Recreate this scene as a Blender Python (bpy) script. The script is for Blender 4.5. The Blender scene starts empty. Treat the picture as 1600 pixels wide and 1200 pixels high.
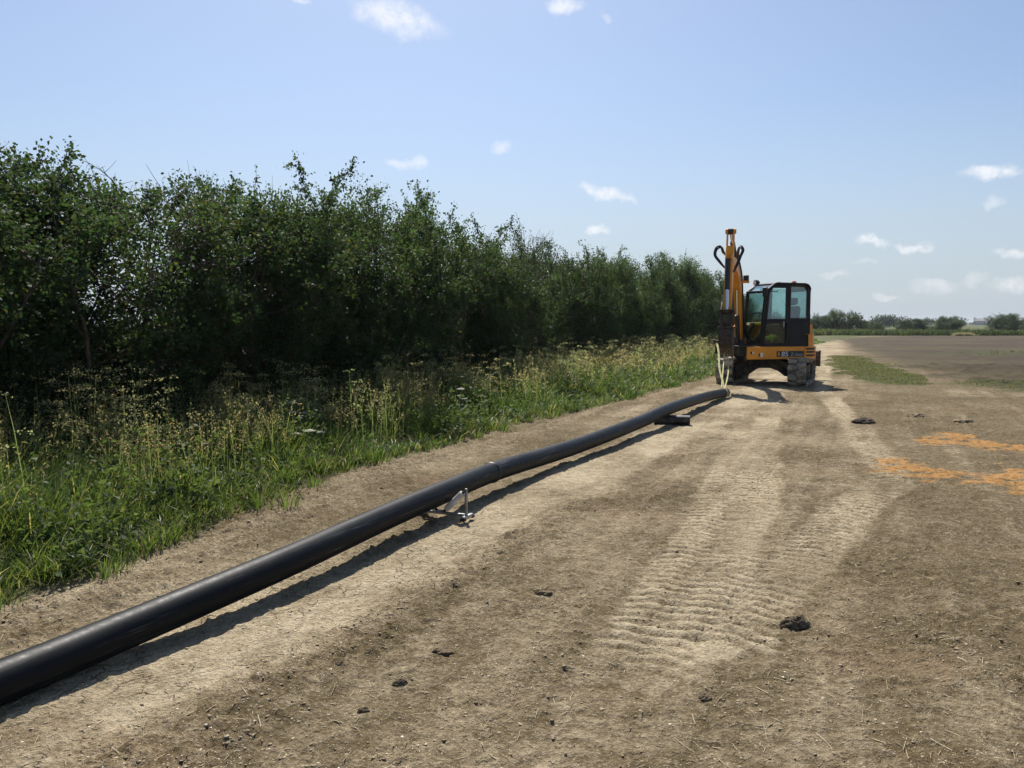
import bpy, bmesh, math, random
import numpy as np
from mathutils import Vector, Matrix

R = math.radians
scene = bpy.context.scene
COL = scene.collection
rng = np.random.default_rng(7)
random.seed(7)

# ------------------------------------------------------------------ camera
CAM_H = 1.65
FPX = 1305.0
PITCH = math.atan((600 - 505) / FPX)
cam_d = bpy.data.cameras.new('camera')
cam_d.sensor_width = 36.0
cam_d.lens = 36.0 * FPX / 1600.0
cam_d.clip_start = 0.05
cam_d.clip_end = 6000
cam = bpy.data.objects.new('camera', cam_d)
COL.objects.link(cam)
cam.location = (0, 0, CAM_H)
cam.rotation_euler = (math.pi / 2 - PITCH, 0, 0)
scene.camera = cam


def ray(px, py):
    cx, cy = (px - 800) / FPX, (600 - py) / FPX
    c, s = math.cos(PITCH), math.sin(PITCH)
    return Vector((cx, c + s * cy, -s + c * cy))


def gp(px, py, h=0.0):
    """measured photo point -> place on the level h above the ground"""
    r = ray(px, py)
    t = (h - CAM_H) / r.z
    return Vector((r.x * t, r.y * t, h))


def dp(px, py, depth):
    r = ray(px, py)
    t = depth / r.y
    return Vector((r.x * t, depth, CAM_H + r.z * t))


# ------------------------------------------------------------------ helpers
def tag(o, label=None, cat=None, group=None, kind=None):
    if label: o['label'] = label
    if cat: o['category'] = cat
    if group: o['group'] = group
    if kind: o['kind'] = kind
    return o


def empty(name, loc, rz=0.0, **k):
    o = bpy.data.objects.new(name, None)
    o.empty_display_size = 0.2
    COL.objects.link(o)
    o.location = loc
    o.rotation_euler = (0, 0, rz)
    return tag(o, **k)


def link(name, me, mat=None, parent=None, **k):
    o = bpy.data.objects.new(name, me)
    COL.objects.link(o)
    if mat is not None and not me.materials:
        me.materials.append(mat)
    if parent is not None:
        o.parent = parent
    return tag(o, **k)


def mesh_np(name, V, F, col=None, smooth=False):
    V = np.ascontiguousarray(V, np.float32)
    F = np.ascontiguousarray(F, np.int32)
    me = bpy.data.meshes.new(name)
    n, k = F.shape
    me.vertices.add(len(V)); me.vertices.foreach_set('co', V.ravel())
    me.loops.add(n * k); me.loops.foreach_set('vertex_index', F.ravel())
    me.polygons.add(n)
    me.polygons.foreach_set('loop_start', np.arange(0, n * k, k, dtype=np.int32))
    if smooth:
        me.polygons.foreach_set('use_smooth', np.ones(n, bool))
    me.update(calc_edges=True)
    if col is not None:
        a = me.attributes.new('tint', 'FLOAT_COLOR', 'POINT')
        c = np.ones((len(V), 4), np.float32)
        c[:, :col.shape[1]] = col
        a.data.foreach_set('color', c.ravel())
    return me


class MB:
    """collects shapes for ONE mesh object"""
    def __init__(s, M=None):
        s.v, s.f, s.M = [], [], M or Matrix.Identity(4)

    def add(s, vs, fs, M=None):
        b = len(s.v)
        T = s.M @ M if M is not None else s.M
        s.v += [T @ Vector(p) for p in vs]
        s.f += [tuple(i + b for i in f) for f in fs]
        return s

    def box(s, lo, hi, M=None):
        x0, y0, z0 = lo; x1, y1, z1 = hi
        vs = [(x0, y0, z0), (x1, y0, z0), (x1, y1, z0), (x0, y1, z0), (x0, y0, z1), (x1, y0, z1), (x1, y1, z1), (x0, y1, z1)]
        return s.add(vs, [(0, 3, 2, 1), (4, 5, 6, 7), (0, 1, 5, 4), (1, 2, 6, 5), (2, 3, 7, 6), (3, 0, 4, 7)], M)

    def beam(s, a, b, w, h, up=(0, 0, 1)):
        a, b = Vector(a), Vector(b)
        d = b - a; L = d.length; d.normalize()
        u = Vector(up)
        if abs(d.dot(u)) > .98: u = Vector((1, 0, 0))
        y = u.cross(d).normalized(); z = d.cross(y)
        M = Matrix((d.to_4d(), y.to_4d(), z.to_4d(), (0, 0, 0, 1))).transposed()
        M.col[3] = (a.x, a.y, a.z, 1)
        for i in range(3): M[3][i] = 0
        return s.box((0, -w / 2, -h / 2), (L, w / 2, h / 2), M)

    def prism(s, poly, y0, y1, M=None):
        """polygon in the x-z plane pushed from y0 to y1"""
        n = len(poly)
        vs = [(p[0], y0, p[1]) for p in poly] + [(p[0], y1, p[1]) for p in poly]
        fs = [tuple(range(n)), tuple(range(2 * n - 1, n - 1, -1))]
        fs += [(i, i + n, (i + 1) % n + n, (i + 1) % n) for i in range(n)]
        return s.add(vs, fs, M)

    def slab(s, poly, z0, z1, M=None):
        n = len(poly)
        vs = [(p[0], p[1], z0) for p in poly] + [(p[0], p[1], z1) for p in poly]
        fs = [tuple(range(n - 1, -1, -1)), tuple(range(n, 2 * n))]
        fs += [(i, (i + 1) % n, (i + 1) % n + n, i + n) for i in range(n)]
        return s.add(vs, fs, M)

    def tube(s, pts, rad, n=12, cap=True):
        pts = [Vector(p) for p in pts]
        m = len(pts)
        rads = rad if isinstance(rad, (list, tuple)) else [rad] * m
        vs, fs = [], []
        t0 = (pts[1] - pts[0]).normalized()
        up = Vector((0, 0, 1)) if abs(t0.z) < .95 else Vector((1, 0, 0))
        x = up.cross(t0).normalized()
        for i, p in enumerate(pts):
            t = (pts[min(i + 1, m - 1)] - pts[max(i - 1, 0)]).normalized()
            x = (x - t * x.dot(t)).normalized(); y = t.cross(x)
            for k in range(n):
                a = 2 * math.pi * k / n
                vs.append(p + (x * math.cos(a) + y * math.sin(a)) * rads[i])
        for i in range(m - 1):
            for k in range(n):
                k2 = (k + 1) % n
                fs.append((i * n + k, i * n + k2, (i + 1) * n + k2, (i + 1) * n + k))
        if cap:
            fs.append(tuple(range(n - 1, -1, -1)))
            fs.append(tuple(range((m - 1) * n, m * n)))
        return s.add(vs, fs)

    def cyl(s, a, b, r, n=20, r2=None):
        return s.tube([a, b], [r, r if r2 is None else r2], n)

    def build(s, name, mat, parent=None, bevel=0.0, ang=35, seg=2, **k):
        me = bpy.data.meshes.new(name)
        me.from_pydata([tuple(v) for v in s.v], [], s.f)
        bm = bmesh.new(); bm.from_mesh(me)
        bmesh.ops.recalc_face_normals(bm, faces=bm.faces)
        bm.to_mesh(me); bm.free()
        me.polygons.foreach_set('use_smooth', np.ones(len(me.polygons), bool))
        me.set_sharp_from_angle(angle=R(ang))
        o = link(name, me, mat, parent, **k)
        if bevel:
            b = o.modifiers.new('bevel', 'BEVEL')
            b.width = bevel; b.segments = seg; b.limit_method = 'ANGLE'; b.angle_limit = R(40)
            b.harden_normals = False
        return o


# ------------------------------------------------------------------ noise
_G = np.random.default_rng(3).uniform(0, 2 * np.pi, 4096)
_GX, _GY = np.cos(_G), np.sin(_G)


def pn(x, y, seed=0):
    xi, yi = np.floor(x).astype(np.int64), np.floor(y).astype(np.int64)
    xf, yf = x - xi, y - yi
    u = xf * xf * xf * (xf * (xf * 6 - 15) + 10); v = yf * yf * yf * (yf * (yf * 6 - 15) + 10)

    def g(ix, iy, dx, dy):
        h = ((ix * 73856093) ^ (iy * 19349663) ^ (seed * 83492791 + 12345))
        h = (h ^ (h >> 13)) * 1274126177
        h = (h ^ (h >> 16)) & 4095
        return _GX[h] * dx + _GY[h] * dy
    a = g(xi, yi, xf, yf); b = g(xi + 1, yi, xf - 1, yf)
    c = g(xi, yi + 1, xf, yf - 1); d = g(xi + 1, yi + 1, xf - 1, yf - 1)
    return (a + u * (b - a)) * (1 - v) + (c + u * (d - c)) * v * 1.0


def fbm(x, y, o=4, seed=0):
    r, a = 0, 1.0
    for i in range(o):
        r = r + a * pn(x, y, seed + i * 17)
        x, y, a = x * 2.03 + 5.1, y * 2.03 - 3.7, a * .5
    return r


def sstep(a, b, x):
    t = np.clip((x - a) / (b - a), 0, 1)
    return t * t * (3 - 2 * t)


def inpoly(x, y, poly):
    r = np.zeros(x.shape, bool)
    n = len(poly)
    for i in range(n):
        x0, y0 = poly[i][:2]; x1, y1 = poly[(i + 1) % n][:2]
        if y0 == y1: continue
        c = ((y0 > y) != (y1 > y)) & (x < (x1 - x0) * (y - y0) / (y1 - y0) + x0)
        r ^= c
    return r


def polyline_sd(x, y, pts):
    """distance to a polyline, arc length at the foot and signed side"""
    best = np.full(x.shape, 1e9); arc = np.zeros(x.shape); side = np.zeros(x.shape)
    s0 = 0.0
    for (ax, ay), (bx, by) in zip(pts[:-1], pts[1:]):
        dx, dy = bx - ax, by - ay
        L = math.hypot(dx, dy)
        t = np.clip(((x - ax) * dx + (y - ay) * dy) / (L * L), 0, 1)
        ex, ey = x - ax - t * dx, y - ay - t * dy
        d = np.hypot(ex, ey)
        m = d < best
        best = np.where(m, d, best); arc = np.where(m, s0 + t * L, arc)
        side = np.where(m, (dx * ey - dy * ex) / L, side)
        s0 += L
    return best, arc, side


def catmull(pts, n=10):
    pts = [Vector(p) for p in pts]
    P = [pts[0] * 2 - pts[1]] + pts + [pts[-1] * 2 - pts[-2]]
    out = []
    for i in range(1, len(P) - 2):
        a, b, c, d = P[i - 1:i + 3]
        for k in range(n):
            t = k / n
            out.append(.5 * ((2 * b) + (c - a) * t + (2 * a - 5 * b + 4 * c - d) * t * t + (3 * b - a - 3 * c + d) * t ** 3))
    out.append(pts[-1])
    return out


# ------------------------------------------------------------------ materials
class NT:
    def __init__(s, m):
        m.use_nodes = True
        s.t = m.node_tree
        s.t.nodes.clear()

    def n(s, typ, **k):
        nd = s.t.nodes.new(typ)
        ins = k.pop('i', {})
        for a, b in k.items(): setattr(nd, a, b)
        for a, b in ins.items():
            if isinstance(b, tuple) and len(b) == 2 and hasattr(b[0], 'outputs'):
                s.t.links.new(b[0].outputs[b[1]], nd.inputs[a])
            elif hasattr(b, 'outputs'):
                s.t.links.new(b.outputs[0], nd.inputs[a])
            else:
                nd.inputs[a].default_value = b
        return nd

    def math(s, op, a, b=0.0, c=0.0, clamp=False):
        return s.n('ShaderNodeMath', operation=op, use_clamp=clamp, i={0: a, 1: b, 2: c})

    def mix(s, f, a, b, blend='MIX'):
        nd = s.n('ShaderNodeMix', data_type='RGBA', blend_type=blend)
        for k, v in ((0, f), (6, a), (7, b)):
            if isinstance(v, tuple) and len(v) == 2: s.t.links.new(v[0].outputs[v[1]], nd.inputs[k])
            elif hasattr(v, 'outputs'):
                s.t.links.new(v.outputs[2 if v.bl_idname == 'ShaderNodeMix' else 0], nd.inputs[k])
            else: nd.inputs[k].default_value = v if k == 0 else (*v[:3], 1)
        return (nd, 2)

    def ramp(s, f, a, b):
        return s.n('ShaderNodeMapRange', interpolation_type='SMOOTHSTEP', i={'Value': f, 'From Min': a, 'From Max': b})

    def noise(s, vec, scale, det=4, rough=.55, out=0):
        return (s.n('ShaderNodeTexNoise', i={'Vector': vec, 'Scale': scale, 'Detail': det, 'Roughness': rough}), out)

    def out(s, sh):
        o = s.n('ShaderNodeOutputMaterial')
        if isinstance(sh, tuple): s.t.links.new(sh[0].outputs[sh[1]], o.inputs[0])
        else: s.t.links.new(sh.outputs[0], o.inputs[0])


def pmat(name, col, rough=.6, metal=0.0, spec=.5, var=.12, scale=6.0, dirt=None, dirt_amt=0.0, bump=0.0, bscale=60.0):
    """painted / moulded surface with uneven tone, dirt and fine bump"""
    m = bpy.data.materials.new(name)
    t = NT(m)
    tc = (t.n('ShaderNodeTexCoord'), 3)
    nz = t.noise(tc, scale, 6, .65)
    dark = tuple(c * (1 - var * 1.6) for c in col); lite = tuple(min(1, c * (1 + var)) for c in col)
    c = t.mix(t.ramp(nz, .3, .7), dark, lite)
    rg = rough
    if dirt is not None:
        n2 = t.noise(tc, scale * .7, 8, .75)
        sep = t.n('ShaderNodeSeparateXYZ', i={0: tc})
        low = t.ramp((sep, 2), 1.7, .1)
        f = t.math('MULTIPLY', t.ramp(n2, .42, .68), t.math('MULTIPLY_ADD', low, dirt_amt, dirt_amt * .35), clamp=True)
        c = t.mix(f, c, dirt)
        rg = t.n('ShaderNodeMapRange', i={'Value': f, 'To Min': rough, 'To Max': .95})
    b = t.n('ShaderNodeBsdfPrincipled', i={'Base Color': c, 'Roughness': rg, 'Metallic': metal, 'Specular IOR Level': spec})
    if bump:
        bp = t.n('ShaderNodeBump', i={'Height': t.noise(tc, bscale, 5, .6), 'Strength': bump, 'Distance': .01})
        t.t.links.new(bp.outputs[0], b.inputs['Normal'])
    t.out(b)
    return m


def leafmat(name, col, trans, tfac=.4, rough=.45, spec=.35):
    m = bpy.data.materials.new(name)
    t = NT(m)
    at = (t.n('ShaderNodeAttribute', attribute_name='tint'), 0)
    oi = (t.n('ShaderNodeObjectInfo'), 5)
    k = t.n('ShaderNodeMapRange', i={'Value': oi, 'To Min': .8, 'To Max': 1.2})
    hs = t.n('ShaderNodeHueSaturation', i={'Color': t.mix(1.0, at, col, 'MULTIPLY'), 'Value': k})
    hs2 = t.n('ShaderNodeHueSaturation', i={'Color': t.mix(1.0, at, trans, 'MULTIPLY'), 'Value': k})
    b = t.n('ShaderNodeBsdfPrincipled', i={'Base Color': hs, 'Roughness': rough, 'Specular IOR Level': spec})
    tr = t.n('ShaderNodeBsdfTranslucent', i={'Color': hs2})
    t.out(t.n('ShaderNodeMixShader', i={0: tfac, 1: b, 2: tr}))
    return m


def glassmat(name, tint, gloss=.08, smudge=.10):
    m = bpy.data.materials.new(name)
    t = NT(m)
    tc = (t.n('ShaderNodeTexCoord'), 3)
    sm = t.ramp(t.noise(tc, 5, 6, .7), .45, .8)
    tp = t.n('ShaderNodeBsdfTransparent', i={'Color': (*tint, 1)})
    gl = t.n('ShaderNodeBsdfGlossy', i={'Color': (.9, .95, 1, 1), 'Roughness': .03})
    df = t.n('ShaderNodeBsdfDiffuse', i={'Color': (.35, .32, .26, 1)})
    lw = t.n('ShaderNodeLayerWeight', i={'Blend': .35})
    f = t.math('MULTIPLY_ADD', (lw, 0), .5, gloss, clamp=True)
    a = t.n('ShaderNodeMixShader', i={0: f, 1: tp, 2: gl})
    t.out(t.n('ShaderNodeMixShader', i={0: t.math('MULTIPLY', sm, smudge), 1: a, 2: df}))
    return m


SOIL = (.30, .235, .155)
M_orange = pmat('yellow_paint', (.88, .335, .018), .42, spec=.4, var=.07, scale=3, dirt=(.36, .26, .14), dirt_amt=.35)
M_black = pmat('black_paint', (.007, .0075, .0085), .42, spec=.28, var=.2, scale=4, dirt=(.14, .115, .08), dirt_amt=.05)
M_under = pmat('dusty_black_steel', (.022, .021, .02), .7, spec=.3, var=.3, scale=5, dirt=(.2, .16, .11), dirt_amt=.7, bump=.3)
M_tread = pmat('pale_dusty_tread', (.27, .24, .195), .92, spec=.15, var=.3, scale=9, dirt=(.45, .38, .28), dirt_amt=1.2, bump=.5, bscale=40)
M_rubber = pmat('dusty_track_rubber', (.11, .097, .078), .9, spec=.2, var=.35, scale=7, dirt=(.36, .3, .22), dirt_amt=1.2, bump=.5, bscale=40)
M_worn = pmat('worn_rusty_steel', (.075, .056, .044), .65, metal=.2, spec=.4, var=.45, scale=9, dirt=(.14, .08, .045), dirt_amt=.7, bump=.3)
M_chrome = pmat('chrome_rod', (.75, .76, .78), .15, metal=1.0, var=.05)
M_galv = pmat('galvanised_steel', (.27, .28, .285), .42, metal=.75, var=.2, scale=14)
M_white = pmat('white_roller_plastic', (.66, .65, .61), .55, var=.15, scale=12, dirt=(.35, .28, .18), dirt_amt=.25)
M_hose = pmat('black_rubber_hose', (.022, .021, .022), .55, var=.2, scale=9)
M_seat = pmat('dark_seat_fabric', (.022, .023, .026), .9, var=.2, scale=20)
M_amber = pmat('amber_lens', (.75, .16, .03), .2, var=.05)
M_lens = pmat('lamp_lens', (.75, .77, .8), .12, var=.05)
M_decalw = pmat('white_decal', (.78, .78, .76), .5, var=.06)
M_decalg = pmat('grey_decal', (.42, .43, .4), .5, var=.06)
M_decalb = pmat('black_decal', (.012, .012, .013), .45, var=.1)
M_hiviz = pmat('fluorescent_fabric', (.78, .76, .03), .85, var=.15, scale=18)
M_strap = pmat('webbing_sling', (.52, .50, .22), .8, var=.22, scale=10, bump=.4, bscale=120)
M_glass = glassmat('tinted_glass', (.74, .88, .86))
M_dglass = glassmat('dark_lower_glass', (.55, .66, .62), .02, .03)
# ------------------------------------------------------------------ plan of the place
HD = Vector((.39, .92, 0)).normalized()             # run of the hedge, the pipe and the haul road
HN = Vector((-HD.y, HD.x, 0))                       # towards the hedge
_edge_px = [(0, 945), (150, 912), (270, 850), (400, 792), (520, 748), (690, 702), (800, 668), (900, 645), (1000, 620), (1110, 588)]
EDGE = [gp(*p) for p in _edge_px]
EDGE = [EDGE[0] - HD * 12] + [EDGE[0] - HD * 3 + HN * .1] + EDGE + [EDGE[-1] + HD * 25 + HN * 1, EDGE[-1] + HD * 130 - HN * 8]
EDGE2 = [(p.x, p.y) for p in EDGE]

PIPE_R = .096
_pp = [(0, 1066, .10), (200, 983, .115), (450, 877, .165), (600, 809, .190), (700, 766, .215), (780, 734, .205), (900, 697, .16), (1000, 659, .19), (1050, 637, .235), (1103, 620, .165), (1134, 613.5, .12)]
PP = [gp(*p) for p in _pp]
PP = [PP[0] + (PP[0] - PP[2]).normalized() * 6 - Vector((0, 0, .0)), PP[0] + (PP[0] - PP[1]).normalized() * 1.5] + PP
PP[0].z = .1; PP[1].z = .1
PIPE = catmull(PP, 8)
PIPE2 = [(p.x, p.y) for p in PIPE[::4]]

RUTS = [  # worn bands left by tracks: (photo points, half width, tread depth, paleness)
    ([(-150, 1290), (60, 1150), (300, 1022), (560, 912), (800, 800), (960, 720), (1080, 664), (1180, 615), (1215, 585)], .36, .004, .85),
    ([(1020, 1060), (1120, 940), (1165, 830), (1188, 720), (1200, 650), (1210, 612), (1235, 575)], .22, .017, 1.0),
    ([(880, 1200), (1000, 985), (1090, 830), (1140, 720), (1165, 660), (1180, 620)], .17, .014, .7),
    ([(1130, 1010), (1250, 880), (1340, 790), (1400, 755), (1330, 660), (1285, 610), (1290, 570)], .21, .018, .75),
]
RUTS = [([(gp(*p).x, gp(*p).y) for p in a], b, c, d) for a, b, c, d in RUTS]

FIELD = [gp(*p) for p in [(1302, 531), (1330, 548), (1390, 566), (1470, 588), (1540, 603), (1640, 612), (2600, 660)]]
FIELD = [(p.x, p.y) for p in FIELD] + [(420, 50), (420, 112), (55, 112), (44, 104)]
WEED = [[(1303, 556), (1325, 556), (1352, 561), (1392, 577), (1440, 596), (1425, 602), (1375, 598), (1335, 590), (1312, 576)],
        [(1480, 600), (1540, 596), (1620, 600), (1700, 612), (1620, 616), (1530, 611)],
        [(1460, 553), (1530, 550), (1640, 550), (1640, 558), (1540, 560)]]
WEED = [[(gp(*p).x, gp(*p).y) for p in w] for w in WEED]
SAND = [[(1372, 735), (1392, 725), (1420, 722), (1440, 733), (1490, 740), (1530, 742), (1552, 732), (1600, 736), (1680, 745), (1680, 790), (1600, 776), (1560, 764), (1500, 752), (1440, 752), (1400, 748)],
        [(1445, 682), (1490, 677), (1520, 680), (1540, 690), (1600, 694), (1660, 700), (1660, 712), (1580, 706), (1520, 698), (1460, 694)]]
SAND = [[(gp(*p).x, gp(*p).y) for p in w] for w in SAND]
TRK = [(gp(*p).x, gp(*p).y) for p in [(1200, 600), (1262, 570), (1290, 548), (1296, 538), (1290, 531), (1278, 527), (1290, 526.4), (1370, 526)]]


def edge_sd(x, y):
    return polyline_sd(x, y, EDGE2)


def softpoly(x, y, poly, w, seed):
    """noisy soft-edged polygon mask"""
    d, _, _ = polyline_sd(x, y, poly + [poly[0]])
    sd = np.where(inpoly(x, y, poly), d, -d)
    return sstep(-w, w, sd + w * 1.6 * fbm(x / w * .5, y / w * .5, 3, seed))


def terrain(x, y):
    """height and soil masks"""
    d, arc, side = edge_sd(x, y)
    verge = sstep(-.12, .12, side + .22 * fbm(x * 1.1, y * 1.1, 3, 5))
    beyond = sstep(4.2, 6.0, side)                      # the field behind the hedge
    h = .035 * fbm(x / 3.2, y / 3.2, 3, 1) + .014 * fbm(x / .7, y / .7, 3, 2)
    pale = np.zeros_like(x); tread = np.zeros_like(x); comp = np.zeros_like(x)
    for k, (pts, hw, dep, pl) in enumerate(RUTS):
        dd, aa, ss = polyline_sd(x, y, pts)
        wob = .10 * fbm(x * 1.3, y * 1.3, 2, 40 + k) + .10 * fbm(x * 5, y * 5, 3, 44 + k)
        m = sstep(hw + .07, hw - .06, dd + wob * .6) if dep > .006 else sstep(hw + .45, hw - .22, dd + wob * 1.6 + .22 * fbm(x * 2.2, y * 2.2, 3, 46))
        patch = sstep(-.25, .2, fbm(x * .55 + k * 7, y * .55, 3, 60 + k))
        if dep <= .006: pale = np.maximum(pale, m * (pl * (.35 + .65 * patch)))
        comp = np.maximum(comp, m)
        if dep > .006:
            chev = np.abs(ss) * .35
            ph = (aa + chev + .012 * fbm(x * 3, y * 3, 2, 9)) / .125
            w = .5 + .5 * np.cos(2 * np.pi * ph)
            rib = sstep(.26, .48, w + .16 * fbm(x * 9, y * 9, 2, 71 + k))
            tread = tread + m * (.15 + .85 * patch) * dep * (rib - .75)
            pale = np.maximum(pale, m * pl * (.25 + .75 * patch) * (.45 + .65 * rib)) - .45 * m * (1 - rib) * pl * (.4 + .6 * patch)
        else:
            tread = tread - m * .012
    al = x * HD.x + y * HD.y; ac = x * HD.y - y * HD.x
    stk = fbm(ac * 3.2 + .25 * fbm(al * .4, ac * .8, 2, 15), al * .16, 4, 14)
    px_, _, pside = polyline_sd(x, y, PIPE2)
    berm = np.exp(-((side + .32) / .28) ** 2)
    spoil = np.exp(-((pside + .95) / .22) ** 2) * sstep(2, 3, y) * sstep(9, 6, y)   # crumbled ridge by the pipe
    loose = np.clip(sstep(-.55, .75, fbm(x / 2.1, y / 2.1, 5, 21) + .5 * fbm(x * 3.1, y * 3.1, 3, 22)) * (1 - comp) + berm * .9 + spoil, 0, 1)
    cl = np.abs(fbm(x * 5.5, y * 5.5, 3, 30))
    h = h + .012 * stk
    h = h + tread + (.03 * berm + .015 * spoil) + (.004 + .026 * loose) * cl + (.35 + .65 * loose + .25 * sstep(.0, .5, fbm(x * 1.6, y * 1.6, 3, 79)) * (1 - .6 * comp)) * (.042 * np.abs(fbm(x * 9, y * 9, 3, 78)) + .034 * np.abs(fbm(x * 19, y * 19, 2, 77))) + .006 * fbm(x * 24, y * 24, 2, 76) * (.5 + loose)
    wm = np.zeros_like(x)
    for i, w in enumerate(WEED): wm = np.maximum(wm, sstep(0, (.45, .9, .9)[i], softpoly(x, y, w, (.5, .9, 1.6)[i], 81 + i)) * (1, .55, .5)[i])
    sm = np.zeros_like(x)
    for i, w in enumerate(SAND):
        sm = np.maximum(sm, softpoly(x, y, w, .30, 91 + i) * sstep(-.38, .08, fbm(x * 2.4, y * 4, 4, 95)))
    fm = softpoly(x, y, FIELD, 1.0, 99)
    dt, _, _ = polyline_sd(x, y, TRK)
    pale = np.maximum(pale, .55 * sstep(1.5, .6, dt + .4 * fbm(x * .5, y * .5, 2, 55)) * (y > 22))
    fm = fm * (1 - sstep(1.7, .9, dt))
    h = h + .025 * sm * (.5 + fbm(x * 4, y * 4, 3, 97)) + .22 * fm * np.abs(fbm(x * 1.9, y * 1.9, 3, 98))
    gfar = sstep(109, 112, y) * (x > -20)
    h = h * (1 - verge * .5) + verge * .05 + .12 * sstep(1, 3.4, side) * (1 - beyond)
    near_ex = np.exp(-(((x - 7.1) ** 2 + (y - 23.2) ** 2) / 4.5))
    h = h * (1 - .8 * near_ex)
    h = np.where(y > 60, h * .3, h)
    grass = np.clip(np.maximum(verge * (1 - beyond), gfar), 0, 1)
    field = np.clip(np.maximum(fm, beyond), 0, 1)
    pale = np.clip(pale * (.72 + .6 * fbm(x * 2.3, y * 2.3, 4, 12)) + .30 * (1 - loose) + .16 * fbm(x * 1.1, y * 1.1, 4, 13) + .48 * stk + .35 * berm + .05 - .24 * sstep(-.6, .6, ac + .5 * fbm(x * .8, y * .8, 3, 16)), 0, 1)
    return h, pale, field, np.maximum(grass, wm), sm, loose


GRID = {}


def ground_h(x, y):
    """height of the ground sheet itself, between its own vertices"""
    xs, ys, H = GRID['xs'], GRID['ys'], GRID['H']
    i = np.clip(np.searchsorted(xs, x) - 1, 0, len(xs) - 2); j = np.clip(np.searchsorted(ys, y) - 1, 0, len(ys) - 2)
    u = np.clip((x - xs[i]) / (xs[i + 1] - xs[i]), 0, 1); v = np.clip((y - ys[j]) / (ys[j + 1] - ys[j]), 0, 1)
    return (H[j, i] * (1 - u) + H[j, i + 1] * u) * (1 - v) + (H[j + 1, i] * (1 - u) + H[j + 1, i + 1] * u) * v


def hz(x, y):
    return float(ground_h(np.array([float(x)]), np.array([float(y)]))[0])


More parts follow.
